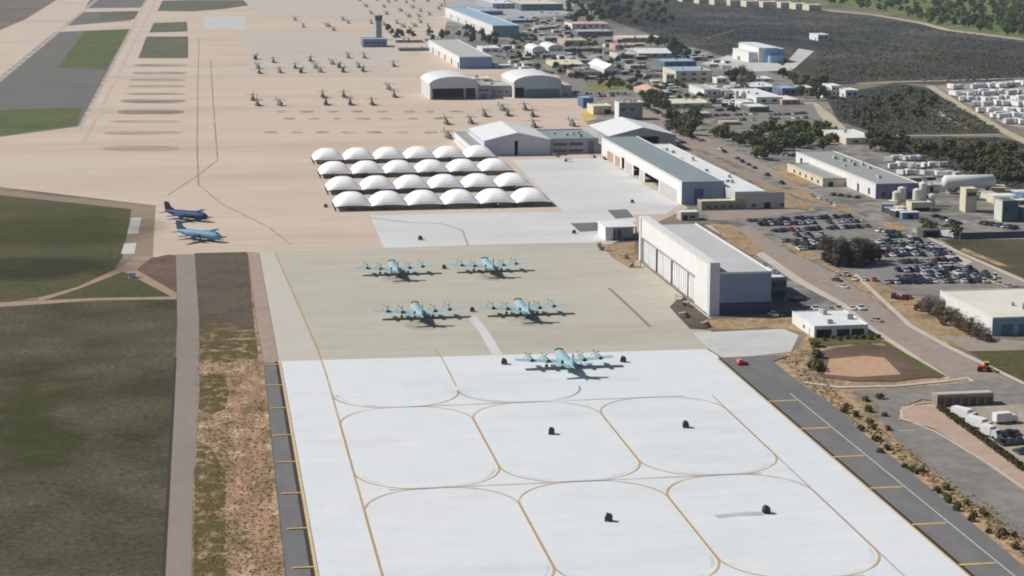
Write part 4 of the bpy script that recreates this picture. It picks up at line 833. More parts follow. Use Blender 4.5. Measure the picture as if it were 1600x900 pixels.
def make_patrol():
    root = empty('patrol_aircraft', (0, 0, 0), 'x', 'aircraft')
    # local: nose toward +y, origin under the wing centre
    mb = MB()
    st = [(13.2, .1, 2.6), (12.6, .7, 2.6), (11.2, 1.25, 2.75), (9, 1.65, 2.9), (4, 1.73, 2.95), (-5, 1.73, 2.95), (-9, 1.5, 3.2), (-13, .95, 3.7), (-16, .4, 4.1), (-17.6, .22, 4.15), (-19.8, .1, 4.1)]
    mb.loft([ring(0, y, z, r, r) for y, r, z in st]); mb.obj('fuselage', [m_p3], root, smooth=True)
    for s in (-1, 1):
        mb = MB(); wing_mesh(mb, (s * 1.2, 3.0, -3.2, 2.2), (s * 14.9, 1.7, -1.9, 3.4), .75, .3); mb.obj('wing', [m_p3], root)
        mb = MB(); wing_mesh(mb, (s * .4, -13.0, -16.2, 4.2), (s * 6.2, -14.4, -16.2, 4.9), .35, .16); mb.obj('stabilizer', [m_p3], root)
        for xe in (5.5, 10.4):
            z = 2.6 + (xe - 1.2) * .095
            nb = MB(); nb.loft([ring(s * xe, y, zz, r, r * 1.15, 10) for y, r, zz in ((5.4, .4, z), (4.6, .62, z), (2, .68, z + .1), (-1.5, .6, z + .3), (-3.9, .45, z + .35))]); n_ = nb.obj('engine', [m_p3b], root, smooth=True)
            eb = MB(); eb.loft([ring(s * xe, y, z + .35, r, r, 10) for y, r in ((-3.88, .44), (-4.5, .55))]); eb.obj('exhaust', [m_nac], n_)
            pb = MB()
            pb.loft([ring(s * xe, y, z, r, r, 8) for y, r in ((5.4, .38), (6.2, .08))])
            for k in range(4):
                a = k * math.pi / 2 + .5; dx, dz = math.cos(a), math.sin(a)
                pb.hexa([(s * xe + dx * .3 - dz * .07, 5.62, z + dz * .3 + dx * .07), (s * xe + dx * .3 + dz * .07, 5.55, z + dz * .3 - dx * .07), (s * xe + dx * 1.5 + dz * .12, 5.6, z + dz * 1.5 - dx * .12), (s * xe + dx * 1.5 - dz * .12, 5.72, z + dz * 1.5 + dx * .12),
                         (s * xe + dx * .3 - dz * .07, 5.72, z + dz * .3 + dx * .07), (s * xe + dx * .3 + dz * .07, 5.65, z + dz * .3 - dx * .07), (s * xe + dx * 1.5 + dz * .12, 5.7, z + dz * 1.5 - dx * .12), (s * xe + dx * 1.5 - dz * .12, 5.82, z + dz * 1.5 + dx * .12)])
            pb.obj('propeller', [m_prop], n_)
        gb = MB(); gb.tube((s * 5.3, .5, .5), (s * 5.3, .5, 2.6), .14)
        for q in (-.3, .3): gb.tube((s * 5.3 + q - .14, .5, .55), (s * 5.3 + q + .14, .5, .55), .55, n=12)
        gb.obj('main_gear', [m_tyr], root)
    gb = MB(); gb.tube((0, 9.8, .4), (0, 9.8, 2.2), .1); gb.tube((-.3, 9.8, .4), (.3, 9.8, .4), .4, n=12); gb.obj('nose_gear', [m_tyr], root)
    mb = MB(); th = .22
    prof = [(-10.2, 4.6), (-13.2, 6.2), (-15.6, 8.6), (-16.9, 8.6), (-16.6, 4.3)]
    mb.prism(prof, -th, th, 'x'); mb.obj('fin', [m_p3], root)
    mb = MB(); mb.box(-1.8, -1.45, -8.0, -5.4, 1.9, 4.1); mb.obj('cabin_door', [M_dark], root)  # near-black box paints the dark inside of the open door
    mb = MB(); mb.loft([ring(0, y, z, r, r * .5, 10) for y, r, z in ((11.6, .9, 3.6), (10.7, 1.35, 3.85), (9.9, 1.45, 4.05))]); mb.obj('cockpit_windows', [M_glass], root)
    return root
P3 = make_patrol()
P3POS = [(69.5, 723.4, 'far row, left one of the four on weathered concrete'), (105.3, 723.8, 'far row, right one of the four on weathered concrete'), (69.4, 641.8, 'near row, left one of the four on weathered concrete'), (105.1, 641.7, 'near row, right one of the four on weathered concrete'), (105, 562.6, 'alone on the edge of the white concrete')]
for i, (x, y, lb) in enumerate(P3POS):
    o = P3 if i == 0 else copy_tree(P3)
    o.location = (x, y, 0); o.scale = (1, .86, .86); tag(o, 'pale grey four-engine aircraft, ' + lb, 'aircraft', 'four-engine patrol aircraft')

def make_jet(name, fus, fin_m, wing_m, L=17., span=12.5, finh=4.6, twin=False, fat=1.):
    root = empty(name, (0, 0, 0), 'x', 'aircraft')
    k = L / 17.
    mb = MB()
    st = [(9, .08, 1.9), (7.6, .45, 1.95), (5.5, .75, 2.05), (3, .95, 2.15), (0, 1.15, 2.1), (-4, 1.15, 2.1), (-6.5, .95, 2.15), (-8, .7, 2.2)] if twin else [(8.2, .12, 2.0), (8.0, .42, 2.02), (7.3, .72, 2.08), (6, .92, 2.15), (4, .98, 2.2), (-2, .98, 2.2), (-5, .78, 2.35), (-7.6, .42, 2.6), (-8.8, .12, 2.75)]
    mb.loft([ring(0, y * k, z * (k * .5 + .5), r * 1.2 * k * fat, r * k * fat, 12) for y, r, z in st]); mb.obj('fuselage', [fus], root, smooth=True)
    mb = MB(); mb.loft([ring(0, y * k, z * (k * .5 + .5), r * k, r * .9 * k, 10) for y, r, z in (((6.4, .1, 2.55), (5.4, .5, 2.75), (4, .55, 2.95), (2, .2, 3.0)) if twin else ((7.6, .3, 2.5), (7.0, .62, 2.72), (6.3, .7, 2.86), (5.9, .3, 3.0)))]); mb.obj('canopy', [paint('canopy_glass', (44, 60, 70), rough=.15)], root, smooth=True)
    for s in (-1, 1):
        mb = MB(); tw = -.9 * k if twin else .5 * k; wing_mesh(mb, (s * .9 * k, (2.6 if twin else 1.8) * k, (-3.2 if twin else -1.4) * k, (2.1 if twin else 1.75) * k), (s * span / 2, tw, tw - 1.6 * k, 2.2 * k), .5, .2); mb.obj('wing', [wing_m], root)
        if not twin:
            mb = MB(); xe = s * span * .19; mb.loft([ring(xe, y * k, 2.0 * k, r * k, r * k, 10) for y, r in ((3.2, .25), (2.9, .5), (1.2, .58), (-1.4, .45), (-2.6, .15))]); ne = mb.obj('engine', [wing_m], root, smooth=True)
            mb = MB(); mb.loft([ring(xe, y * k, 2.0 * k, r, r, 8) for y, r in ((3.2, .3), (3.6, .08))])
            for q in range(4): mb.tube((xe, 3.3 * k, 2.0 * k), (xe + 1.7 * math.cos(q * 1.571 + .5), 3.3 * k, 2.0 * k + 1.7 * math.sin(q * 1.571 + .5)), .1, .07, 4)
            mb.obj('propeller', [m_prop], ne)
        mb = MB(); wing_mesh(mb, (s * .8 * k, -5.2 * k, -7.6 * k, 2.1 * k), (s * 3.3 * k, -7.2 * k, -8.6 * k, 2.1 * k), .2, .1); mb.obj('stabilizer', [wing_m], root)
        gb = MB(); gb.tube((s * 1.4 * k, -1.5, .35), (s * 1.2 * k, -1.5, 1.9), .1); gb.tube((s * 1.4 * k - .15, -1.5, .4), (s * 1.4 * k + .15, -1.5, .4), .4, n=10); gb.obj('main_gear', [m_tyr], root)
    for s in ((-1, 1) if twin else (0,)):
        mb = MB(); a = s * 1.1 * k; lean = s * .9
        for q in (1,):
            t = .16 if twin else .3
            pts = [(-2.6 * k, 2.9 * k), (-4.2 * k, finh * .8), (-5.2 * k, finh), (-6.6 * k, finh), (-6.9 * k, 2.6 * k)] if twin else [(-4.8 * k, 2.9 * k), (-6.4 * k, 3.6 * k), (-7.4 * k, finh), (-8.9 * k, finh), (-8.6 * k, 2.6 * k)]
            i0 = len(mb.v); n = len(pts)
            f = lambda z: lean * (z - 2.6) / finh
            mb.v += [(a - t + f(z), y, z) for y, z in pts] + [(a + t + f(z), y, z) for y, z in pts]
            mb.f.append(tuple(range(i0, i0 + n))); mb.m.append(0); mb.f.append(tuple(range(i0 + 2 * n - 1, i0 + n - 1, -1))); mb.m.append(0)
            for j in range(n):
                w = (j + 1) % n; mb.f.append((i0 + j, i0 + n + j, i0 + n + w, i0 + w)); mb.m.append(0)
        mb.obj('fin', [fin_m], root)
    gb = MB(); gb.tube((0, 5 * k, .3), (0, 5 * k, 1.7), .09); gb.tube((-.15, 5 * k, .35), (.15, 5 * k, .35), .35, n=10); gb.obj('nose_gear', [m_tyr], root)
    return root
m_navy = paint('navy_paint', (20, 62, 112), rough=.65, var=.05); m_dkfin = paint('dark_fin', (52, 40, 38)); m_lb = paint('pale_blue_paint', (104, 158, 194), rough=.65, var=.05); m_teal = paint('dark_teal_paint', (64, 96, 112))
j1 = make_jet('transport_aircraft', m_navy, m_dkfin, m_navy, 25., 24., 7.4, fat=1.2); j1.location = (*G(292, 344), 0); j1.rotation_euler = (0, 0, math.radians(-132))
tag(j1, 'dark blue twin-engine aircraft with dark fin, farther of two parked at the left', 'aircraft')
j2 = make_jet('transport_aircraft', m_lb, m_teal, m_teal, 24.5, 24., 7.4, fat=1.2); j2.location = (*G(312, 375.5), 0); j2.rotation_euler = (0, 0, math.radians(-132))
tag(j2, 'pale blue twin-engine aircraft with teal fin, nearer of two parked at the left', 'aircraft')
m_fg = paint('fighter_grey', (120, 124, 130), rough=.5)
FJ = make_jet('fighter_jet', m_fg, m_fg, m_fg, 16., 9., 4.6, True)
fj = [(0, 0), (0, 1), (0, 4), (0, 5), (1, 0), (1, 1), (1, 2), (1, 5), (2, 0), (2, 1), (2, 3), (2, 4), (3, 4)]
for i, (r, c) in enumerate(fj):
    o = FJ if i == 0 else copy_tree(FJ)
    X, Y = shelter_pos[(r, c)]; o.location = (X + rnd.uniform(-1, 1), Y + rnd.uniform(6.5, 8.5), 0); o.rotation_euler = (0, 0, math.pi)
    tag(o, 'grey fighter jet under the %s shelter of the %s row' % (ORD[c], ROWS[r][2]), 'aircraft', 'fighter jets under the shelters')

# helicopters
m_hel = paint('helicopter_grey', (124, 130, 122), rough=.6); m_blade = paint('rotor_blade', (96, 94, 88))
def make_heli():
    root = empty('helicopter', (0, 0, 0), 'x', 'helicopter')
    mb = MB(); n = 10
    def rg(y, w, z0, z1): return [(w * math.copysign(abs(math.cos(a)) ** .6, math.cos(a)), y, (z0 + z1) / 2 + (z1 - z0) / 2 * math.copysign(abs(math.sin(a)) ** .6, math.sin(a))) for a in [2 * math.pi * k / n for k in range(n)]]
    mb.loft([rg(8.6, .3, 1.2, 1.9), rg(7.8, 1.1, .8, 2.9), rg(6, 1.5, .6, 3.6), (rg(0, 1.55, .6, 3.8)), rg(-4, 1.4, .8, 3.8), rg(-7, .7, 2.0, 3.8), rg(-12, .4, 3.0, 3.9)]); mb.obj('fuselage', [m_hel], root, smooth=True)
    mb = MB(); mb.prism([(-10.8, 3.4), (-12.6, 3.1), (-14.4, 6.8), (-13.2, 6.8)], -.25, .25, 'x'); mb.obj('tail_fin', [m_hel], root)
    mb = MB()
    for k in range(4):
        a = k * math.pi / 2 + .4; mb.hexa([(-.45, -13.7 - .15, 6.2), (-.35, -13.7 + .15, 6.2), (-.35, -13.7 + .15 + 2.2 * math.cos(a), 6.2 + 2.2 * math.sin(a)), (-.45, -13.7 - .15 + 2.2 * math.cos(a), 6.2 + 2.2 * math.sin(a)),
                                               (-.45, -13.7 - .15, 6.35), (-.35, -13.7 + .15, 6.35), (-.35, -13.7 + .15 + 2.2 * math.cos(a), 6.35 + 2.2 * math.sin(a)), (-.45, -13.7 - .15 + 2.2 * math.cos(a), 6.35 + 2.2 * math.sin(a))])
    mb.obj('tail_rotor', [m_blade], root)
    mb = MB(); mb.loft([ring(0, y, z, r, r * .8, 8) for y, r, z in ((4.6, .4, 4.2), (3, .95, 4.4), (-2.4, .95, 4.4), (-4.4, .4, 4.1))]); mb.tube((0, .6, 4.8), (0, .6, 5.7), .3); mb.obj('engine_housing', [m_hel], root)
    mb = MB(); mb.tube((0, .6, 5.5), (0, .6, 5.9), .55, n=8)
    for k in range(6):
        a = k * math.pi / 3 + .2; c, s = math.cos(a), math.sin(a); pts = []
        for r, dz, hw in ((.5, 0, .2), (3, .02, .34), (5.6, -.3, .34), (7.6, -.8, .3)):
            pts.append([(c * r - s * hw, .6 + s * r + c * hw, 5.7 + dz), (c * r + s * hw, .6 + s * r - c * hw, 5.7 + dz), (c * r + s * hw, .6 + s * r - c * hw, 5.8 + dz), (c * r - s * hw, .6 + s * r + c * hw, 5.8 + dz)])
        mb.loft(pts)
    mb.obj('main_rotor', [m_blade], root)
    mb = MB(); mb.loft([rg(8.0, .95, 1.8, 2.9), rg(7.3, 1.3, 2.0, 3.35), rg(6.6, 1.4, 2.3, 3.5)]); mb.obj('cockpit_windows', [M_glass], root)
    for s in (-1, 1):
        mb = MB(); mb.loft([ring(s * 2.0, y, 1.2, r, r, 8) for y, r in ((2, .2), (1, .65), (-3, .65), (-4, .2))]); mb.tube((s * 2.1 - .2, -2.4, .45), (s * 2.1 + .2, -2.4, .45), .45, n=10); mb.obj('sponson', [m_hel], root)
    mb = MB(); mb.tube((0, 5.4, .3), (0, 5.4, 1), .1); mb.tube((-.25, 5.4, .35), (.25, 5.4, .35), .35, n=10); mb.obj('nose_wheel', [m_tyr], root)
    return root
HE = make_heli()
HROWS = [
 ('row nearest the arched hangars', 205, [(402, 165), (437, 165), (509, 164), (547, 164), (581, 164), (395, 157)]),
 ('second row above the oil stains', 205, [(504, 152), (537, 152), (607, 140), (616, 152)]),
 ('long row across the middle apron', 200, [(403, 107), (427, 98), (461, 107), (485, 96), (493, 107), (519, 101), (530, 106), (560, 106), (615, 104), (399, 93), (544, 91), (569, 91)]),
 ('shadow stand-in row before the long middle row', 200, [(405, 115), (437, 114), (470, 114), (500, 113), (536, 113), (567, 112)]),  # helicopters added in place of shadows below the long row
 ('row left of the control tower', 215, [(461, 32), (474, 43), (512, 42), (521, 48), (536, 32), (544, 37)]),
 ('top group beyond the control tower', 210, [(572, 11), (600, 12), (607, 4), (635, 5), (626, 18), (657, 18), (655, 27), (690, 10), (639, 27), (686, 15), (657, 36)]),
 ('group right of the control tower', 210, [(580, 37), (620, 37), (630, 43), (641, 49), (645, 55), (669, 43)]),
 ('group left of the gabled hangar', 200, [(697, 194), (735, 193), (757, 182), (785, 173), (793, 181), (700, 216)]),
 ('group behind the gabled hangar', 200, [(820, 172), (832, 182), (834, 199), (894, 197)]),
]
HROWS += [('first line at the top edge', 205, [(562, 2), (588, 1), (618, 2), (646, 3), (668, 3)]), ('second line at the top edge', 205, [(580, 22), (604, 23), (671, 24), (645, 13)]), ('line left of the far white hangar', 205, [(648, 42), (668, 55), (600, 40)])]
first = True
for rn, ang, pts in HROWS:
    for i, (px, py) in enumerate(sorted(pts)):
        o = HE if first else copy_tree(HE); first = False
        o.location = (*G(px, py), 0); o.scale = (.7, .7, .8); o.rotation_euler = (0, 0, math.radians(ang - 20 + rnd.uniform(-14, 14)))
        tag(o, 'dark helicopter, %s from the left in the %s' % (ORD[i], rn), 'helicopter', 'helicopters on the apron')

# ---------------------------------------------------------------- ground equipment
def make_cart():
    root = empty('equipment_cart', (0, 0, 0), 'x', 'cart')
    dk = paint('cart_dark', (58, 68, 72))
    mb = MB(); mb.prism([(-1.1, .55), (1.1, .55), (1.1, 1.5), (.7, 2.35), (-.7, 2.35), (-1.1, 1.5)], -.95, .95, 'y'); mb.obj('housing', [dk], root)
    for x in (-.8, .8):
        for y in (-.75, .75):
            mb = MB(); mb.tube((x, y - .12 if y < 0 else y - .1, .35), (x, y + .12, .35), .35, n=12); mb.obj('wheel', [m_tyr], root)
    mb = MB(); mb.tube((1.1, 0, .6), (2.3, 0, .35), .06); mb.tube((2.3, -.25, .35), (2.3, .25, .35), .05); mb.obj('tow_bar', [dk], root)
    mb = MB(); mb.tube((-.4, 0, 2.35), (-.4, 0, 3.0), .1); mb.box(-.75, .3, -.4, .4, 2.355, 2.6); mb.obj('exhaust_stack', [dk], root)
    return root
CA = make_cart()
carts = [(87.8, 488, 'in the middle loop of the middle row'), (124.2, 489, 'in the right loop of the middle row'), (87.4, 412.8, 'in the middle loop of the nearest row'), (124.1, 413, 'in the right loop of the nearest row'), (87.8, 569.5, 'left of the lone four-engine aircraft'), (124, 566.6, 'off the right wing tip of the lone four-engine aircraft'), (87.9, 799.4, 'alone on the pale concrete below the shelters'),
         (G(738, 487)[0], G(738, 487)[1], 'right of the near-left aircraft on weathered concrete'), (G(694, 420)[0], G(694, 420)[1], 'right of the far-left aircraft on weathered concrete'), (G(509, 324)[0], G(509, 324)[1], 'at the left end of the shelter rows'), (G(988, 317)[0], G(988, 317)[1], 'on pale concrete before the long grey-roofed hangar'), (G(897, 365)[0], G(897, 365)[1], 'beside the dark pad left of the canopy building')]
for i, (x, y, lb) in enumerate(carts):
    o = CA if i == 0 else copy_tree(CA)
    o.location = (x, y, 0); k_ = .72 if i < 7 else .62; o.scale = (k_, k_, k_); o.rotation_euler = (0, 0, rnd.uniform(-.5, .3)); tag(o, 'dark wheeled equipment cart ' + lb, 'cart', 'equipment carts on the aprons')

# ---------------------------------------------------------------- vehicles
CARC = {'white': (226, 226, 226), 'silver': (168, 172, 176), 'black': (36, 36, 40), 'dark grey': (72, 74, 78), 'dark blue': (44, 56, 96), 'red': (150, 34, 44), 'beige': (196, 184, 160)}
CARM = {k: mat('car_paint_' + k.replace(' ', '_'), v, .35, 0, .03, spec=.5) for k, v in CARC.items()}
CARMESH = {}
def car_parts(kind):
    b = MB(); g = MB(); w = []
    if kind == 'car':
        prof = [(-2.2, .32), (2.2, .32), (2.25, .65), (2.1, .82), (1.1, .95), (-1.7, .98), (-2.2, .9)]
        cab = [(-1.55, .96), (1.05, .94), (.35, 1.42), (-1.0, 1.42)]; rf = (-1.0, .35, 1.42); hw = .88
    else:
        prof = [(-2.6, .45), (2.5, .45), (2.55, .85), (2.35, 1.08), (1.45, 1.15), (-.75, 1.15), (-.75, .72), (-2.6, .72)]
        cab = [(-.72, 1.13), (1.4, 1.13), (.75, 1.76), (-.6, 1.76)]; rf = (-.6, .75, 1.76); hw = .95
    n = len(prof)
    if kind != 'car':
        for y in (-hw, hw - .1): b.box(-2.6, -.76, y, y + .1, .72, 1.12)
        b.box(-2.6, -2.5, -hw + .1, hw - .1, .72, 1.12)
    b.loft([[(x, y, z) for x, z in prof] if abs(y) < hw else [(x * .97, y, .95 * z + .02) for x, z in prof] for y in (-hw, -hw + .12, hw - .12, hw)])
    b.box(rf[0], rf[1], -hw + .2, hw - .2, rf[2] - .02, rf[2] + .05)
    g.hexa([(cab[0][0], -hw + .08, cab[0][1]), (cab[1][0], -hw + .08, cab[1][1]), (cab[1][0], hw - .08, cab[1][1]), (cab[0][0], hw - .08, cab[0][1]), (cab[3][0], -hw + .22, cab[3][1] - .025), (cab[2][0], -hw + .22, cab[2][1] - .025), (cab[2][0], hw - .22, cab[2][1] - .025), (cab[3][0], hw - .22, cab[3][1] - .025)])
    wm = MB(); wm.tube((0, -.11, 0), (0, .11, 0), .34, n=10)
    return b, g, wm, hw
CARP = {k: car_parts(k) for k in ('car', 'suv')}
GLM = {k: CARP[k][1].mesh('windows', M_glass) for k in CARP}; WHM = CARP['car'][2].mesh('wheel', m_tyr)
def car(x, y, rz, color, kind, label, group, wheels):
    key = (kind, color)
    if key not in CARMESH: CARMESH[key] = CARP[kind][0].mesh('car_body', CARM[color])
    if kind != 'car': label = label.replace(color + ' car', color + ' pickup', 1); group = group and group.replace('cars', 'pickups', 1)
    root = empty('parked_car' if kind == 'car' else 'pickup_truck', (x, y, 0), label, 'car' if kind == 'car' else 'pickup', group, rz)
    for nm, me in (('body', CARMESH[key]), ('windows', GLM[kind])):
        o = bpy.data.objects.new(nm, me); COL.objects.link(o); o.parent = root
    if wheels:
        for xx in (-1.4, 1.4):
            for yy in (-.8, .8):
                o = bpy.data.objects.new('wheel', WHM); COL.objects.link(o); o.parent = root; o.location = (xx, yy, .34)
def car_row(x0, y0, x1, y1, n, rowname, group, heading=None, fill=.9, cols=None, wheels=False):
    A, B = Vector(G(x0, y0)), Vector(G(x1, y1)); d = (B - A)
    ang = math.atan2(d.y, d.x)
    idx = 0
    for i in range(n):
        if rnd.random() > fill: continue
        p = A + d * ((i + .5 + rnd.uniform(-.12, .12)) / n); p = p + Vector((-d.y, d.x)).normalized() * rnd.uniform(-.9, .9)
        c = rnd.choice(cols) if cols else rnd.choices(list(CARC), [20, 15, 22, 19, 14, 6, 4])[0]
        rz = (ang + math.pi / 2 if heading is None else heading) + rnd.uniform(-.1, .1) + (math.pi if rnd.random() < .4 else 0)
        car(p.x, p.y, rz, c, rnd.choice(['car', 'suv']), '%s car, %s vehicle from left in %s' % (c, ordn(idx), rowname), group, wheels); idx += 1
g1 = 'cars in the big lot right of the white hangar'
LOT = [(1168, 347, 1330, 340, 22, ORD[0]), (1185, 353, 1350, 347, 22, ORD[1]), (1205, 363, 1360, 355, 18, ORD[2]), (1225, 371, 1285, 368, 7, ORD[3]), (1372, 362, 1408, 366, 5, ORD[4]),
       (1240, 385, 1284, 382, 5, ORD[5]), (1370, 381, 1440, 377, 9, ORD[6]), (1375, 391, 1470, 387, 11, ORD[7]), (1372, 402, 1490, 398, 13, ORD[8]), (1405, 412, 1500, 408, 10, ORD[9]), (1425, 420, 1490, 417, 8, ORD[10]),
       (1440, 430, 1545, 428, 12, ORD[11]), (1380, 443, 1540, 441, 21, ORD[12]), (1302, 431, 1330, 432, 2, ORD[13]), (1218, 378, 1290, 376, 10, ORD[14]), (1374, 386, 1455, 383, 12, ORD[15]), (1374, 397, 1480, 393, 14, ORD[16]), (1400, 425, 1520, 422, 13, ORD[17]), (1400, 436, 1560, 434, 15, ORD[18]), (1238, 391, 1288, 389, 7, ORD[19]), (1378, 373, 1425, 370, 6, 'twenty-first')]
for x0, y0, x1, y1, n, rn in LOT:
    car_row(x0, y0, x1, y1, n, rn + ' row of the big lot', g1, fill=.94 if n > 12 else .85, wheels=True)
car_row(1392, 466, 1425, 468, 4, 'short row above the bare shrubs', g1, fill=1, cols=['black', 'dark blue', 'red'], wheels=True)
car_row(1328, 438, 1372, 440, 3, 'trio under the dark trees', g1, fill=1, cols=['red', 'white', 'dark grey'], wheels=True)
car_row(1545, 441, 1600, 458, 5, 'line parked along the long street', g1, heading=math.radians(110), fill=1, wheels=True)
car_row(1580, 469, 1592, 474, 1, 'space behind the white warehouse', g1, fill=1, cols=['black'], wheels=True)
g2 = 'cars on the street past the mid-right building'
car_row(1120, 232, 1225, 290, 11, 'line along the long street', g2, heading=math.radians(92), fill=.9, cols=['black', 'dark grey', 'dark blue', 'white'], wheels=True)
car_row(1268, 306, 1312, 324, 5, 'second line along the long street', g2, heading=math.radians(92), fill=1, cols=['silver', 'white', 'dark blue'], wheels=True)
car_row(1296, 305, 1345, 310, 4, 'row before the cream lean-to', g2, fill=1, wheels=True)
car_row(1205, 240, 1245, 245, 5, 'row left of the long building', g2, fill=1, cols=['silver', 'dark blue', 'white'], wheels=True)
g3 = 'cars in the lot below the white blocks'
car_row(1118, 174, 1165, 171, 9, 'first row of the upper lot', g3, fill=.85, cols=['dark blue', 'black', 'dark grey', 'white'])
car_row(1116, 182, 1190, 179, 12, 'second row of the upper lot', g3, fill=.75)
car_row(1120, 190, 1180, 188, 9, 'third row of the upper lot', g3, fill=.65)
car_row(1198, 181, 1262, 178, 12, 'blue-car row of the upper lot', g3, fill=1, cols=['dark blue', 'dark blue', 'black', 'silver', 'white'])
car_row(1202, 187, 1262, 185, 10, 'front right row of the upper lot', g3, fill=.9, cols=['dark blue', 'black', 'dark grey', 'white'])
g4 = 'cars among the far support buildings'
for i, (x0, y0, x1, y1, n) in enumerate([(915, 148, 985, 147, 12), (870, 140, 905, 146, 7), (930, 152, 960, 151, 5), (930, 126, 962, 124, 6), (800, 60, 850, 66, 12), (795, 68, 845, 76, 11), (805, 88, 830, 100, 6), (820, 104, 865, 116, 8), (775, 88, 800, 96, 6), (845, 20, 890, 24, 10), (850, 30, 890, 33, 10), (816, 44, 842, 54, 7), (1010, 158, 1036, 168, 5), (1070, 212, 1100, 222, 6), (1040, 212, 1070, 226, 5)]):
    car_row(x0, y0, x1, y1, n, '%s of the far lots counted from the %s' % (['lawn row', 'arched-hangar row', 'lower lawn row', 'tan-building row', 'upper speckled row', 'lower speckled row', 'vaulted-shed row', 'cream-house row', 'white-hall row', 'topmost row', 'second topmost row', 'teal-hangar row', 'brown-lane row', 'dark-tree row', 'gable-hangar row'][i], 'apron') if False else ['row under the bright lawn', 'row by the closed arched hangar', 'row below the lawn cars', 'row above the bright lawn', 'upper row by the teal-ended hangar', 'lower row by the teal-ended hangar', 'row left of the vaulted sheds', 'row below the cream house roof', 'row below the bright white hall', 'topmost row by the long pale roof', 'second row by the long pale roof', 'short row beside the teal end', 'row left of the brown thicket', 'row by the half-hidden hangar', 'row against the half-hidden hangar'][i], g4, fill=.8)
for i, (x0, y0, x1, y1, n, rn) in enumerate([(780, 70, 800, 90, 9, 'lane row by the bright white hall'), (812, 62, 830, 74, 7, 'short row above the vaulted sheds'), (862, 66, 905, 68, 9, 'row below the grey roof'), (920, 82, 960, 84, 9, 'row right of the long dark building'), (880, 112, 900, 120, 5, 'row left of the tan building'),
        (1016, 112, 1040, 112, 6, 'row below the blue-roofed block'), (1060, 136, 1095, 140, 8, 'row below the large grey hall'), (1140, 150, 1165, 152, 6, 'row by the white upright tanks'), (1020, 172, 1045, 186, 7, 'row along the brown lane'), (1110, 206, 1150, 216, 8, 'row under the street trees'), (1390, 318, 1400, 330, 3, 'row before the silos'), (1462, 338, 1500, 352, 6, 'row behind the carport'), (1530, 350, 1590, 358, 8, 'row behind the dark blue wall'), (1395, 296, 1470, 292, 8, 'row at the back of the plant')]):
    car_row(x0, y0, x1, y1, n, rn, g4, fill=.9)
g5 = 'cars around the white hangar'
car_row(1120, 490, 1196, 484, 7, 'shaded row by the dark hangar end', g5, fill=.8, wheels=True)
car_row(1204, 495, 1252, 491, 5, 'row beside the small white building', g5, fill=1, cols=['black', 'red', 'white', 'dark grey'], wheels=True)
car_row(1256, 485, 1350, 484, 8, 'row behind the small white building', g5, fill=.9, cols=['white', 'beige', 'silver'], wheels=True)
car_row(1222, 470, 1256, 470, 4, 'shaded row before the glazed annex', g5, fill=1, wheels=True)
for px, py, c, lb in [(1308, 440, 'dark grey', 'dark grey car driving on the main street beside a white one'), (1318, 450, 'white', 'white car driving on the main street'), (1370, 503, 'silver', 'silver car parked at the kerb by the small white building')]:
    car(*G(px, py), math.radians(-60), c, 'car', lb, None, True)
# trucks, vans, trailers
def truck(px, py, rz, label, box_rgb=(236, 236, 234), L=7.5, cab='white', group=None):
    root = empty('box_truck', (*G(px, py), 0), label, 'truck', group, rz)
    p = MB(); p.box(-L / 2, L / 2 - 2, -1.2, 1.2, .9, 3.2); p.obj('cargo_box', [paint('cargo_white', box_rgb)], root)
    p = MB(); p.prism([(L / 2 - 1.9, .6), (L / 2 + .1, .6), (L / 2 + .1, 1.5), (L / 2 - .4, 2.5), (L / 2 - 1.9, 2.5)], -1.1, 1.1, 'y'); q = p.obj('cab', [CARM[cab]], root)
    q.rotation_euler = (0, 0, 0)
    p = MB(); p.hexa([(L / 2 + .11, -.95, 1.5), (L / 2 + .13, -.95, 1.5), (L / 2 + .13, .95, 1.5), (L / 2 + .11, .95, 1.5), (L / 2 - .36, -.9, 2.4), (L / 2 - .3, -.9, 2.4), (L / 2 - .3, .9, 2.4), (L / 2 - .36, .9, 2.4)]); p.obj('windscreen', [M_glass], q)
    for xx in (-L / 2 + 1.4, L / 2 - 1.1):
        for yy in (-1., 1.):
            p = MB(); p.tube((xx, yy - .15, .5), (xx, yy + .15, .5), .5, n=12); p.obj('wheel', [m_tyr], root)
truck(1507, 656, math.radians(-60), 'white box truck, rear one of two in line along the hedge'); truck(1530, 671, math.radians(-62), 'white box truck, front one of two in line along the hedge')
truck(1570, 662, math.radians(8), 'white box truck standing alone in the gravel yard', L=6.5); truck(1548, 684, math.radians(-60), 'small white truck ahead of the two in line', L=5.2)
truck(1465, 366, math.radians(-40), 'white truck backed into the left of the dark carport', L=6); truck(1481, 372, math.radians(-50), 'white truck at the right of the dark carport', L=6)
car_row(1560, 682, 1592, 680, 3, 'upper row of the gravel yard', 'dark vehicles in the gravel yard', fill=1, cols=['black', 'dark grey'], wheels=True)
car_row(1560, 696, 1600, 694, 3, 'lower row of the gravel yard', 'dark vehicles in the gravel yard', fill=1, cols=['black', 'dark grey'], wheels=True)
car_row(1588, 710, 1612, 709, 2, 'last row of the gravel yard', 'dark vehicles in the gravel yard', fill=1, cols=['black', 'dark grey'], wheels=True)
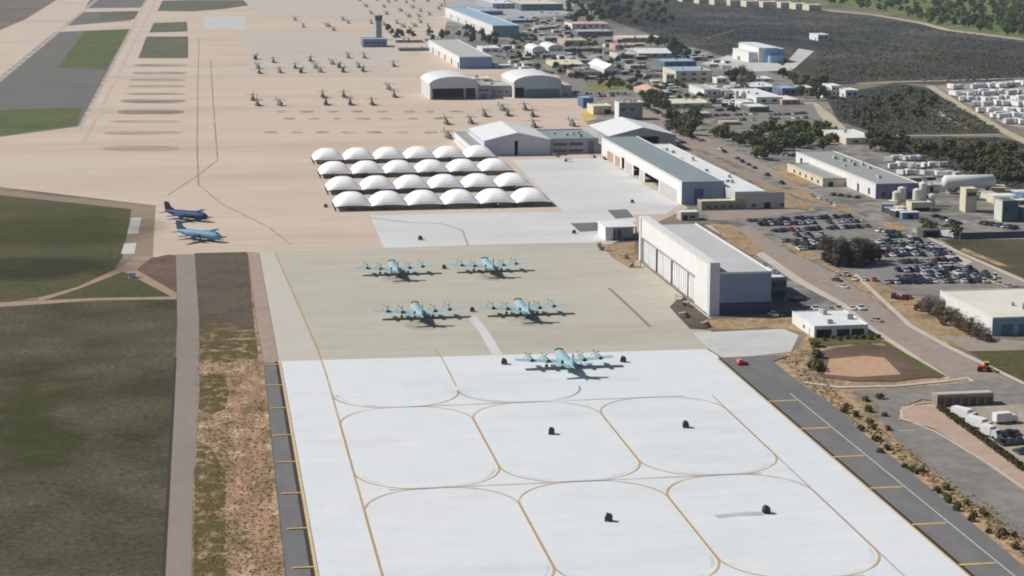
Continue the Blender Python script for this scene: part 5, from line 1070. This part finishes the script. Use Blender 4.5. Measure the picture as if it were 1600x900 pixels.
# yellow loader
root = empty('wheel_loader', (*G(1538, 581), 0), 'yellow wheel loader with orange rear on the main street', 'loader', None, math.radians(-20))
yl = paint('loader_yellow', (238, 190, 40), rough=.4); og = paint('loader_orange', (206, 84, 40), rough=.4)
p = MB(); p.prism([(-2.2, .8), (.6, .8), (.6, 1.9), (-1.9, 1.9)], -.95, .95, 'y'); p.obj('rear_body', [og], root)
p = MB(); p.box(-.2, 1.3, -.8, .8, 1.92, 3.1); p.obj('cab', [yl], root)
p = MB(); p.prism([(.65, .9), (2.0, .7), (2.2, 1.3), (.65, 1.85)], -.7, .7, 'y'); p.obj('front_frame', [yl], root)
p = MB(); p.prism([(2.3, .25), (3.5, .3), (3.3, .5), (2.6, .6), (2.5, 1.6), (2.25, 1.6)], -1.4, 1.4, 'y'); p.obj('bucket', [yl], root)
for xx in (-1.4, 1.2):
    for yy in (-1.05, 1.05):
        p = MB(); p.tube((xx, yy - .28, .75), (xx, yy + .28, .75), .75, n=14); p.obj('wheel', [m_tyr], root)
p = MB(); p.box(-.1, 1.35, -.84, .84, 2.2, 2.9); p.obj('cab_windows', [M_glass], root)
# red cart on the asphalt
root = empty('tow_tractor', (*G(1159, 571), 0), 'small red tow tractor at the far end of the apron road', 'tractor', None, .3)
rd = paint('tractor_red', (206, 70, 84), rough=.4)
p = MB(); p.prism([(-1.7, .4), (1.7, .4), (1.7, 1.1), (.4, 1.2), (-1.7, 1.1)], -.85, .85, 'y'); p.obj('body', [rd], root)
p = MB(); p.box(-1.4, .1, -.7, .7, 1.21, 2.0); p.obj('cab', [paint('pale_red', (226, 150, 150))], root)
for xx in (-1.1, 1.1):
    for yy in (-.8, .8):
        p = MB(); p.tube((xx, yy - .14, .4), (xx, yy + .14, .4), .4, n=10); p.obj('wheel', [m_tyr], root)
# white marker box left
root = empty('utility_cabinet', (*G(207, 434), 0), 'small white utility cabinet at the dirt junction', 'cabinet')
p = MB(); p.box(-1.2, 1.2, -.9, .9, .15, 1.9); p.obj('cabinet', [WH], root)
p = MB(); p.box(-1.5, 1.5, -1.2, 1.2, 0, .15); p.obj('base', [GR], root)
p = MB(); p.box(-1.3, 1.3, -1., 1., 1.9, 2.05); p.obj('lid', [GR], root)
# trailers in the white yard and in the plant yard
TRM = {}
def trailer_proto():
    root = empty('trailer', (0, 0, 0), 'x', 'trailer')
    p = MB(); p.box(-4.5, 4.5, -1.25, 1.25, .7, 3.4); p.obj('body', [paint('trailer_white', (240, 240, 240), var=.05)], root)
    p = MB(); p.box(-4.55, 4.55, -1.3, 1.3, 3.402, 3.55); p.obj('roof', [R_wh], root)
    p = MB(); p.tube((-1.2, -1.1, .4), (-1.2, 1.1, .4), .4); p.tube((-.2, -1.1, .4), (-.2, 1.1, .4), .4); p.obj('axle', [m_tyr], root)
    return root
TR = trailer_proto(); tr_first = True
TROWS = [(1484, 141, 1600, 134, 18, 'back'), (1486, 150, 1610, 146, 18, 'second'), (1500, 158, 1615, 157, 17, 'third'), (1518, 166, 1620, 166, 14, 'fourth'), (1532, 175, 1625, 176, 12, 'fifth'), (1548, 184, 1630, 186, 10, 'sixth'), (1572, 194, 1640, 196, 8, 'front')]
for x0, y0, x1, y1, n, rn in TROWS:
    idx = 0
    for i in range(n):
        if rnd.random() < .1: continue
        t_ = (i + .5) / n
        o = TR if tr_first else copy_tree(TR); tr_first = False
        o.location = (*G(x0 + (x1 - x0) * t_ + rnd.uniform(-1.5, 1.5), y0 + (y1 - y0) * t_ + rnd.uniform(-1.6, 1.6)), 0); o.rotation_euler = (0, 0, math.radians(rnd.choice([82, 96, 12, 30, 60]))); o.scale = (rnd.uniform(.8, 1.25), 1.1, rnd.uniform(.9, 1.2))
        tag(o, 'white trailer, %s from the left in the %s row of the trailer yard' % (ordn(idx), rn), 'trailer', 'white trailers in the right-hand yard'); idx += 1
for j, (x0, y0, x1, y1, n, rn) in enumerate([(1384, 252, 1440, 250, 6, 'back'), (1390, 262, 1478, 262, 9, 'middle'), (1402, 273, 1500, 276, 9, 'front')]):
    for i in range(n):
        t_ = (i + .5) / n; o = copy_tree(TR); o.scale = (.55, .8, .8)
        o.location = (*G(x0 + (x1 - x0) * t_, y0 + (y1 - y0) * t_ + rnd.uniform(-2, 2)), 0); o.rotation_euler = (0, 0, rnd.uniform(0, 3))
        tag(o, 'small white trailer, %s from the left in the %s row of the plant yard' % (ORD[i], rn), 'trailer', 'small white trailers in the plant yard')
# ground support stuff beside the hangars
def make_stand():
    root = empty('maintenance_stand', (0, 0, 0), 'x', 'stand')
    p = MB(); p.box(-1.5, 1.5, -.8, .8, 1.6, 1.75); p.obj('platform', [GR], root)
    for x in (-1.4, 1.4):
        for y in (-.7, .7):
            q = MB(); q.tube((x, y, 0), (x, y, 2.6), .07); q.obj('leg', [m_leg], root)
    p = MB(); p.hexa([(1.5, -.6, 0), (3.2, -.6, 0), (3.2, .6, 0), (1.5, .6, 0), (1.5, -.6, 1.6), (1.7, -.6, 1.6), (1.7, .6, 1.6), (1.5, .6, 1.6)]); p.obj('steps', [paint('stand_brown', (130, 104, 84))], root)
    return root
MS = make_stand()
for i, (px, py, lb) in enumerate([(936, 386, 'leftmost on the dirt corner by the canopy building'), (947, 392, 'second on the dirt corner by the canopy building'), (974, 404, 'third on the dirt corner by the canopy building'), (995, 417, 'lowest on the dirt corner by the canopy building'), (1062, 470, 'upper one on the gravel beside the white hangar'), (1072, 479, 'middle one on the gravel beside the white hangar'), (1066, 496, 'lower one on the gravel beside the white hangar'), (1100, 511, 'at the near corner of the white hangar'), (867, 245, 'left one before the banded annex'), (888, 253, 'right one before the banded annex'), (925, 247, 'near the left wall of the long grey-roofed hangar'), (942, 249, 'at the far corner of the long grey-roofed hangar')]):
    o = MS if i == 0 else copy_tree(MS)
    o.location = (*G(px, py), 0); o.rotation_euler = (0, 0, rnd.uniform(0, 6)); tag(o, 'grey maintenance stand, ' + lb, 'stand', 'maintenance stands near the hangars')

# ---------------------------------------------------------------- vegetation
def leafmat(name, a, b):
    m, N, L, bs = _new(name)
    ge = N.new('ShaderNodeObjectInfo'); geo = N.new('ShaderNodeNewGeometry')
    nz = N.new('ShaderNodeTexNoise'); nz.inputs['Scale'].default_value = .6; nz.inputs['Detail'].default_value = 3
    L.new(geo.outputs['Position'], nz.inputs['Vector'])
    ad = N.new('ShaderNodeMath'); ad.operation = 'MULTIPLY_ADD'; ad.inputs[1].default_value = .35
    L.new(ge.outputs['Random'], ad.inputs[0]); L.new(nz.outputs['Fac'], ad.inputs[2])
    rp = N.new('ShaderNodeValToRGB'); rp.color_ramp.elements[0].position = .35; rp.color_ramp.elements[1].position = .95
    rp.color_ramp.elements[0].color = (*lin(a), 1); rp.color_ramp.elements[1].color = (*lin(b), 1)
    L.new(ad.outputs[0], rp.inputs['Fac']); L.new(rp.outputs['Color'], bs.inputs['Base Color'])
    bs.inputs['Roughness'].default_value = .8; bs.inputs['Specular IOR Level'].default_value = .1
    return m
L_dark = leafmat('dark_leaves', (62, 68, 46), (96, 100, 66)); L_green = leafmat('green_leaves', (70, 88, 46), (110, 124, 66)); L_brown = leafmat('brown_twigs', (84, 74, 62), (122, 108, 92)); L_blue = leafmat('bluish_leaves', (52, 64, 58), (80, 94, 80)); L_grey = leafmat('grey_twigs', (74, 71, 62), (112, 106, 95))
M_bark = paint('bark', (78, 66, 56))
def tree_proto(kind, lm, hgt, rad, seed, nleaf=420, leaf=.62, twig=False, trunk_h=.16):
    R = random.Random(seed)
    tb = MB(); th = hgt * trunk_h
    tb.tube((0, 0, 0), (0, 0, th), hgt * .028, hgt * .02, 7)
    clumps = []
    nl = 7
    for i in range(nl):
        a = 2 * math.pi * i / nl + R.uniform(-.4, .4); rr = rad * R.uniform(.35, .75); zz = hgt * R.uniform(.45, .85)
        tip = (rr * math.cos(a), rr * math.sin(a), zz); tb.tube((0, 0, th * R.uniform(.7, 1)), tip, hgt * .014, hgt * .004, 5); clumps.append((Vector(tip), rad * R.uniform(.32, .52)))
    tb.tube((0, 0, th), (0, 0, hgt * .85), hgt * .018, hgt * .005, 5)
    clumps.append((Vector((0, 0, hgt * .82)), rad * .45)); clumps.append((Vector((0, 0, hgt * .6)), rad * .5))
    for _ in range(7): clumps.append((Vector((R.uniform(-.75, .75) * rad, R.uniform(-.75, .75) * rad, hgt * R.uniform(.22, .7))), rad * R.uniform(.22, .4)))
    if trunk_h < .1:
        for _ in range(9): a = R.uniform(0, 6.28); clumps.append((Vector((math.cos(a) * rad * .62, math.sin(a) * rad * .62, hgt * R.uniform(.14, .4))), rad * .34))
    cb = MB()
    for _ in range(nleaf):
        c, r = R.choice(clumps)
        v = Vector((R.gauss(0, 1), R.gauss(0, 1), R.gauss(0, 1))).normalized() * r * R.uniform(.55, 1.05)
        p = c + v; p.z = max(p.z, th * .5)
        nrm = (v.normalized() + Vector((R.uniform(-.6, .6), R.uniform(-.6, .6), R.uniform(-.2, .8)))).normalized()
        a = nrm.orthogonal().normalized(); b = nrm.cross(a); s = leaf * R.uniform(.6, 1.3); ang = R.uniform(0, 6.28)
        a, b = a * math.cos(ang) + b * math.sin(ang), b * math.cos(ang) - a * math.sin(ang)
        if twig: cb.face([p - a * s * 1.6, p + b * s * .22, p + a * s * 1.6, p - b * s * .22])
        else: cb.face([p - a * s, p - b * s * .7 + nrm * .1, p + a * s, p + b * s * .75 - nrm * .1])
    return tb.mesh('trunk', M_bark), cb.mesh('crown', lm)
TP = {
 'gb2': [tree_proto('v', L_dark, 2.7, 2.1, i, 200, .5, False, .1) for i in (17, 18)],
 'dark': [tree_proto('d', L_dark, 9, 4.2, i, 520, .7) for i in (1, 2, 3)],
 'green': [tree_proto('g', L_green, 9, 4.2, i, 480, .7) for i in (4, 5, 6)],
 'blue': [tree_proto('b', L_blue, 11, 4.6, i, 520, .75) for i in (7, 8)],
 'brown': [tree_proto('w', L_brown, 8, 4., i, 700, .6, True) for i in (9, 10)],
 'grey': [tree_proto('y', L_grey, 11.5, 5.2, i, 4200, .7, True, .08) for i in (11, 12)],
 'bush': [tree_proto('u', L_brown, 4, 2.9, i, 800, .4, True, .1) for i in (13, 14)],
 'gbush': [tree_proto('v', leafmat('shrub_leaves', (74, 76, 48), (112, 106, 70)), 2.6, 1.9, i, 260, .4, False, .1) for i in (15, 16)],
}
def tree(kind, px, py, label, group=None, size=1., name='tree'):
    root = empty(name, (*G(px, py), 0), label, name, group, rnd.uniform(0, 6.28))
    s = size * rnd.uniform(.85, 1.15); root.scale = (s * rnd.uniform(.9, 1.15), s * rnd.uniform(.9, 1.15), s)
    t, c = rnd.choice(TP[kind])
    for nm, me in (('trunk', t), ('crown', c)):
        o = bpy.data.objects.new(nm, me); COL.objects.link(o); o.parent = root
# big dark clump in the car lot
for px, py, s, lb in [(1297, 412, 1.12, 'left'), (1315, 416, .98, 'second'), (1333, 415, 1.0, 'third'), (1352, 412, .95, 'fourth'), (1366, 408, .72, 'right')]:
    tree('grey', px, py, 'dark grey bushy tree, %s one of the clump in the car lot' % lb, 'dark trees clumped in the car lot', s * .95)
# bare shrubs before the warehouse
for i, (px, py, s) in enumerate([(1440, 487, 1.1), (1455, 492, 1.3), (1470, 500, 1.3), (1486, 508, 1.4), (1500, 516, 1.4), (1515, 524, 1.4), (1530, 531, 1.3), (1450, 480, .9), (1468, 484, 1.1), (1540, 534, .9)]):
    tree('bush', px, py, 'bare brown shrub before the white warehouse, %s from its far end' % ORD[i], 'bare shrubs before the warehouse', s, 'shrub')
# trees by the long street
for i, (cx_, cy_) in enumerate([(560, 185), (620, 215), (760, 260), (830, 230), (880, 300), (970, 300), (1060, 235), (1100, 250), (1160, 300), (1230, 240), (1300, 280), (1340, 130), (1440, 130), (1520, 140), (1500, 300), (920, 370), (970, 385), (1230, 200), (1050, 125), (1180, 125), (700, 230), (1370, 250), (1420, 220), (1020, 330), (1090, 300), (1240, 310)]):
    tree('dark' if i % 3 else 'green', 1020 + cx_ / 5.625, 182 + cy_ / 5.625, 'dark green street tree in the belt below the upper car lot', 'street trees below the upper car lot', .8)
for i, (px, py) in enumerate(scatter([(1042, 190), (1095, 180), (1100, 212), (1060, 222), (1040, 208)], 13, 7)):
    tree('brown' if i % 3 == 0 else 'dark', px, py, 'dark brown tree in the thicket right of the gabled hangars', 'brown thicket right of the gabled hangars', 1.0)
for px, py in scatter([(1000, 150), (1040, 160), (1046, 178), (1005, 165)], 8, 6): tree('dark', px, py, 'dark green tree left of the long cream-roofed building', 'trees left of the long cream roof', .9)
for px, py in scatter([(1135, 125), (1165, 112), (1178, 130), (1165, 150), (1140, 145)], 12, 7): tree('dark' if px < 1155 else 'brown', px, py, 'dark tree among the white cubes at the brush foot', 'trees among the white cubes', 1.1)
for px, py in scatter([(1180, 112), (1290, 135), (1290, 160), (1250, 155), (1230, 125)], 16, 7): tree('dark', px, py, 'dark tree at the foot of the brush slope', 'trees at the brush foot', .9)
for px, py in scatter([(885, 15), (960, 6), (975, 30), (950, 34), (890, 40)], 22, 6): tree('blue', px, py, 'dark bluish tree behind the pink-roofed building', 'dark trees behind the pink roof', 1.0)
for px, py in scatter([(725, 48), (775, 62), (775, 74), (735, 70)], 12, 5): tree('blue', px, py, 'dark tree between the two far blue-ended hangars', 'trees between the far hangars', .95)
for px, py in scatter([(600, 48), (700, 54), (740, 62), (690, 66), (612, 64)], 14, 6): tree('blue', px, py, 'dark tree behind the low white roofs by the control tower', 'trees by the control tower', .8)
for px, py in scatter([(985, 66), (1060, 68), (1075, 92), (1050, 100), (1045, 84)], 14, 7): tree('blue', px, py, 'dark tree right of the wide white-roofed hall', 'trees right of the wide white hall', .9)
for px, py in scatter([(790, 55), (900, 60), (1000, 100), (1000, 145), (920, 135), (850, 110), (790, 85)], 50, 7): tree(rnd.choice(['dark', 'blue', 'dark']), px, py, 'small dark tree scattered between the support buildings', 'scattered trees between the support buildings', .62)
for px, py in scatter([(1360, 236), (1500, 262), (1600, 300), (1600, 275), (1480, 240), (1385, 225)], 26, 8): tree('dark', px, py, 'dark tree on the scrub behind the plant yard', 'trees behind the plant yard', .75)
for px, py in scatter([(1330, 170), (1450, 140), (1470, 165), (1420, 200), (1340, 205)], 24, 8): tree('dark', px, py, 'dark tree on the scrub block left of the trailer yard', 'trees left of the trailer yard', .7)
for px, py in scatter([(1355, 218), (1385, 222), (1400, 240), (1370, 242)], 7, 7): tree('dark', px, py, 'dark tree behind the long white-walled building roof', 'trees behind the long building', .95)
for i, (px, py) in enumerate([(1448, 362), (1456, 368), (1490, 366), (1497, 372)]): tree('dark', px, py, 'dark tree beside the carport, %s from the left' % ORD[i], 'trees beside the carport', .55)
for al, poly, n, k_, sz in [('between the support buildings', [(790, 55), (900, 40), (1000, 100), (1000, 145), (920, 135), (850, 112), (790, 90)], 60, 'gb2', 1.4), ('in the dark belt behind the pink roof', [(880, 4), (1040, 2), (1060, 40), (960, 40), (900, 30)], 46, 'gb2', 2.4),
        ('in the belt below the upper car lot', [(1120, 206), (1200, 198), (1300, 198), (1305, 234), (1240, 240), (1180, 238)], 46, 'gb2', 1.7), ('among the halls by the upright tanks', [(1010, 125), (1170, 140), (1160, 175), (1040, 176)], 34, 'gb2', 1.3), ('along the lane beside the gabled hangars', [(975, 150), (1000, 148), (1080, 196), (1066, 206)], 12, 'gb2', 1.4),
        ('on the scrub behind the plant', [(1382, 222), (1560, 226), (1600, 250), (1600, 290), (1500, 270)], 30, 'gb2', 1.9), ('round the carport', [(1440, 350), (1500, 356), (1500, 372), (1450, 368)], 9, 'gb2', 1.1)]:
    for px, py in scatter(poly, n, 3): tree(k_, px, py, 'low dark shrub ' + al, 'dark shrubs ' + al, sz, 'shrub')
# the wood at the top right
GOLF = [(1140, -8), (1290, 8), (1400, 22), (1470, 42), (1600, 58), (1640, 64), (1640, -16), (1140, -16)]
WPT = scatter(GOLF, 330, 4.2); WPT.sort(key=lambda p: -p[1])
for px, py in WPT[:45]: tree('green' if rnd.random() < .35 else 'blue' if rnd.random() < .6 else 'dark', px, py, 'round tree at the near edge of the wood along the top right', 'trees at the near edge of the wood', 1.15)
wb = MB()
for px, py in WPT[45:]:
    x, y = G(px, py); kd = 0 if rnd.random() < .35 else 1 if rnd.random() < .6 else 2
    me = rnd.choice(TP[('green', 'blue', 'dark')[kd]])[1]; sz = rnd.uniform(.95, 1.4); ca, sa = math.cos(px * 7), math.sin(px * 7)
    base = len(wb.v); vs = [v.co for v in me.vertices]
    wb.v += [(x + (v.x * ca - v.y * sa) * sz, y + (v.x * sa + v.y * ca) * sz, v.z * sz) for v in vs]
    for p in me.polygons:
        if p.index % 3: wb.f.append(tuple(base + k for k in p.vertices)); wb.m.append(kd)
    wb.tube((x, y, 0), (x, y, 5), .25, n=5, mi=2)
tag(wb.obj('woods', [L_green, L_blue, L_dark]), 'far wood of round trees on bright grass at the top right', 'wood', kind='stuff')
for px, py in scatter([(1268, 536), (1290, 545), (1275, 585), (1262, 570)], 6, 5): tree('gbush', px, py, 'low green shrub on the left bank of the basin', 'shrubs on the basin bank', .95, 'shrub')
for px, py in scatter([(1310, 640), (1375, 612), (1400, 690), (1360, 690)], 12, 8): tree('gbush', px, py, 'low olive shrub on the orange dirt beside the lane', 'shrubs beside the grey lane', .6, 'shrub')
for px, py in scatter([(1350, 695), (1390, 700), (1600, 850), (1600, 880)], 22, 9): tree('gbush', px, py, 'low dry shrub on the orange strip along the apron road', 'shrubs along the apron road', .5, 'shrub')
for i in range(8): tree('gbush', 1288 + i * 12, 530 + rnd.uniform(-2, 3), 'low green shrub in the row below the small white building', 'shrubs below the small white building', .5, 'shrub')
# hedge
root = empty('hedge', (*G(1468, 640), 0), 'long clipped olive hedge along the gravel yard', 'hedge')
A, B = Vector(G(1468, 640)), Vector(G(1660, 780)); d = B - A; n_ = d.normalized(); q_ = Vector((-n_.y, n_.x))
hb = MB(); R = random.Random(5)
for i in range(3800):
    t = R.uniform(0, d.length); off = R.uniform(-1, 1); z = 1.5 * (1 - abs(off) ** 3 * .4) * R.uniform(.15, 1) if R.random() < .5 else 1.5 * (1 - abs(off) ** 3 * .5) * R.uniform(.85, 1.1)
    c = n_ * t + q_ * off * 1.0; v = Vector((R.uniform(-1, 1), R.uniform(-1, 1), R.uniform(.1, 1))).normalized(); a = v.orthogonal().normalized() * .32; b = v.cross(a.normalized()) * .26
    p = Vector((c.x, c.y, z)); hb.face([p - a, p - b, p + a, p + b])
hb.obj('foliage', [leafmat('hedge_leaves', (70, 66, 42), (98, 92, 58))], root)
# brush: uncountable scrub on the slopes
def brush(name, poly, n, size, lm, label, hz=.5):
    mb = MB(); R = random.Random(len(poly) * 7 + n)
    for px, py in scatter(poly, n):
        if 1160 < px < 1276 and 66 < py < 114: continue      # kept clear round the plant building and its ramp
        x, y = G(px, py)
        k = R.randint(4, 7); r = size * R.uniform(.5, 1.3)
        for _ in range(k):
            v = Vector((R.gauss(0, 1), R.gauss(0, 1), abs(R.gauss(0, 1)))).normalized()
            p = Vector((x, y, 0)) + Vector((v.x * r, v.y * r, v.z * r * hz + .15)); nrm = (v + Vector((0, 0, .5))).normalized()
            a = nrm.orthogonal().normalized(); b = nrm.cross(a); s = r * R.uniform(.5, .9)
            mb.face([p - a * s, p - b * s * .8, p + a * s, p + b * s * .8])
    return tag(mb.obj(name, [lm]), label, 'brush', kind='stuff')
L_br = leafmat('brush_leaves', (72, 76, 68), (98, 95, 82)); L_br2 = leafmat('scrub_leaves', (70, 70, 56), (92, 90, 68))
brush('brush', [(890, -6), (1100, -8), (1270, 18), (1370, 27), (1460, 44), (1600, 66), (1640, 72), (1640, 120), (1470, 128), (1380, 126), (1280, 130), (1200, 108), (1100, 74), (1040, 58), (960, 32)], 6500, 1.25, L_br, 'dark dry brush covering the slope beyond the town', .3)
brush('brush', [(1300, 155), (1400, 132), (1455, 142), (1565, 206), (1380, 209), (1315, 188)], 2200, 1.1, L_br2, 'olive scrub on the block left of the trailer yard')
brush('brush', [(1382, 218), (1560, 216), (1640, 240), (1640, 310), (1490, 266), (1390, 240)], 1800, 1.05, L_br2, 'olive scrub behind the plant yard')
brush('weeds', [(306, 530), (400, 520), (440, 900), (302, 900), (306, 700)], 2600, .26, leafmat('weed_leaves', (104, 92, 62), (140, 122, 84)), 'low weeds dotted over the dirt verge by the road', .4)
brush('weeds', [(1220, 560), (1262, 545), (1300, 610), (1400, 690), (1600, 830), (1600, 870), (1345, 672), (1255, 600)], 900, .4, leafmat('dry_weeds', (112, 102, 72), (152, 134, 98)), 'dry weeds dotted over the orange strip by the apron road', .4)

# ---------------------------------------------------------------- light, camera
S.world = bpy.data.worlds.new('World'); S.world.use_nodes = True
NT = S.world.node_tree; bg = NT.nodes['Background']
sky = NT.nodes.new('ShaderNodeTexSky'); sky.sky_type = 'NISHITA'; sky.sun_disc = False
EL, AZ = math.radians(42), math.atan2(-.93, .36)      # sun stands to the left and slightly ahead
sky.sun_elevation = EL; sky.sun_rotation = AZ; sky.altitude = 100; sky.air_density = 1.; sky.dust_density = 1.2
bg.inputs['Strength'].default_value = .062
NT.links.new(sky.outputs['Color'], bg.inputs['Color'])
sd = Vector((math.sin(AZ) * math.cos(EL), math.cos(AZ) * math.cos(EL), math.sin(EL)))
sl = bpy.data.lights.new('sun', 'SUN'); sl.energy = 4.85; sl.angle = math.radians(.53); sl.color = (1, .955, .89)
so = bpy.data.objects.new('sun', sl); COL.objects.link(so); so.rotation_euler = sd.to_track_quat('Z', 'Y').to_euler()
cd = bpy.data.cameras.new('camera'); co = bpy.data.objects.new('camera', cd); COL.objects.link(co)
cd.sensor_width = 36; cd.lens = 36 * F / 1600; cd.clip_start = 1; cd.clip_end = 60000
co.location = (0, 0, H); co.rotation_euler = (math.pi / 2 - PITCH, 0, -YAW)
S.camera = co
hz = MB(); hz.box(-9050, 9050, -1550, 16050, -1., H + 6)
ho = hz.obj('haze', []); tag(ho, 'thin pale haze in the air over the airfield', 'haze', kind='stuff')
hm = bpy.data.materials.new('haze_air'); hm.use_nodes = True; hn = hm.node_tree.nodes; hn.remove(hn['Principled BSDF'])
pv = hn.new('ShaderNodeVolumePrincipled'); pv.inputs['Density'].default_value = HAZE; pv.inputs['Color'].default_value = (.78, .88, 1, 1); pv.inputs['Anisotropy'].default_value = .2
hm.node_tree.links.new(pv.outputs['Volume'], hn['Material Output'].inputs['Volume']); ho.data.materials.append(hm)
S.view_settings.view_transform = 'Standard'; S.view_settings.look = 'None'; S.view_settings.exposure = 0.; S.view_settings.gamma = 1.
S.view_settings.use_curve_mapping = False
S.cycles.filter_width = 1.9
S.cycles.max_bounces = 6; S.cycles.transparent_max_bounces = 12
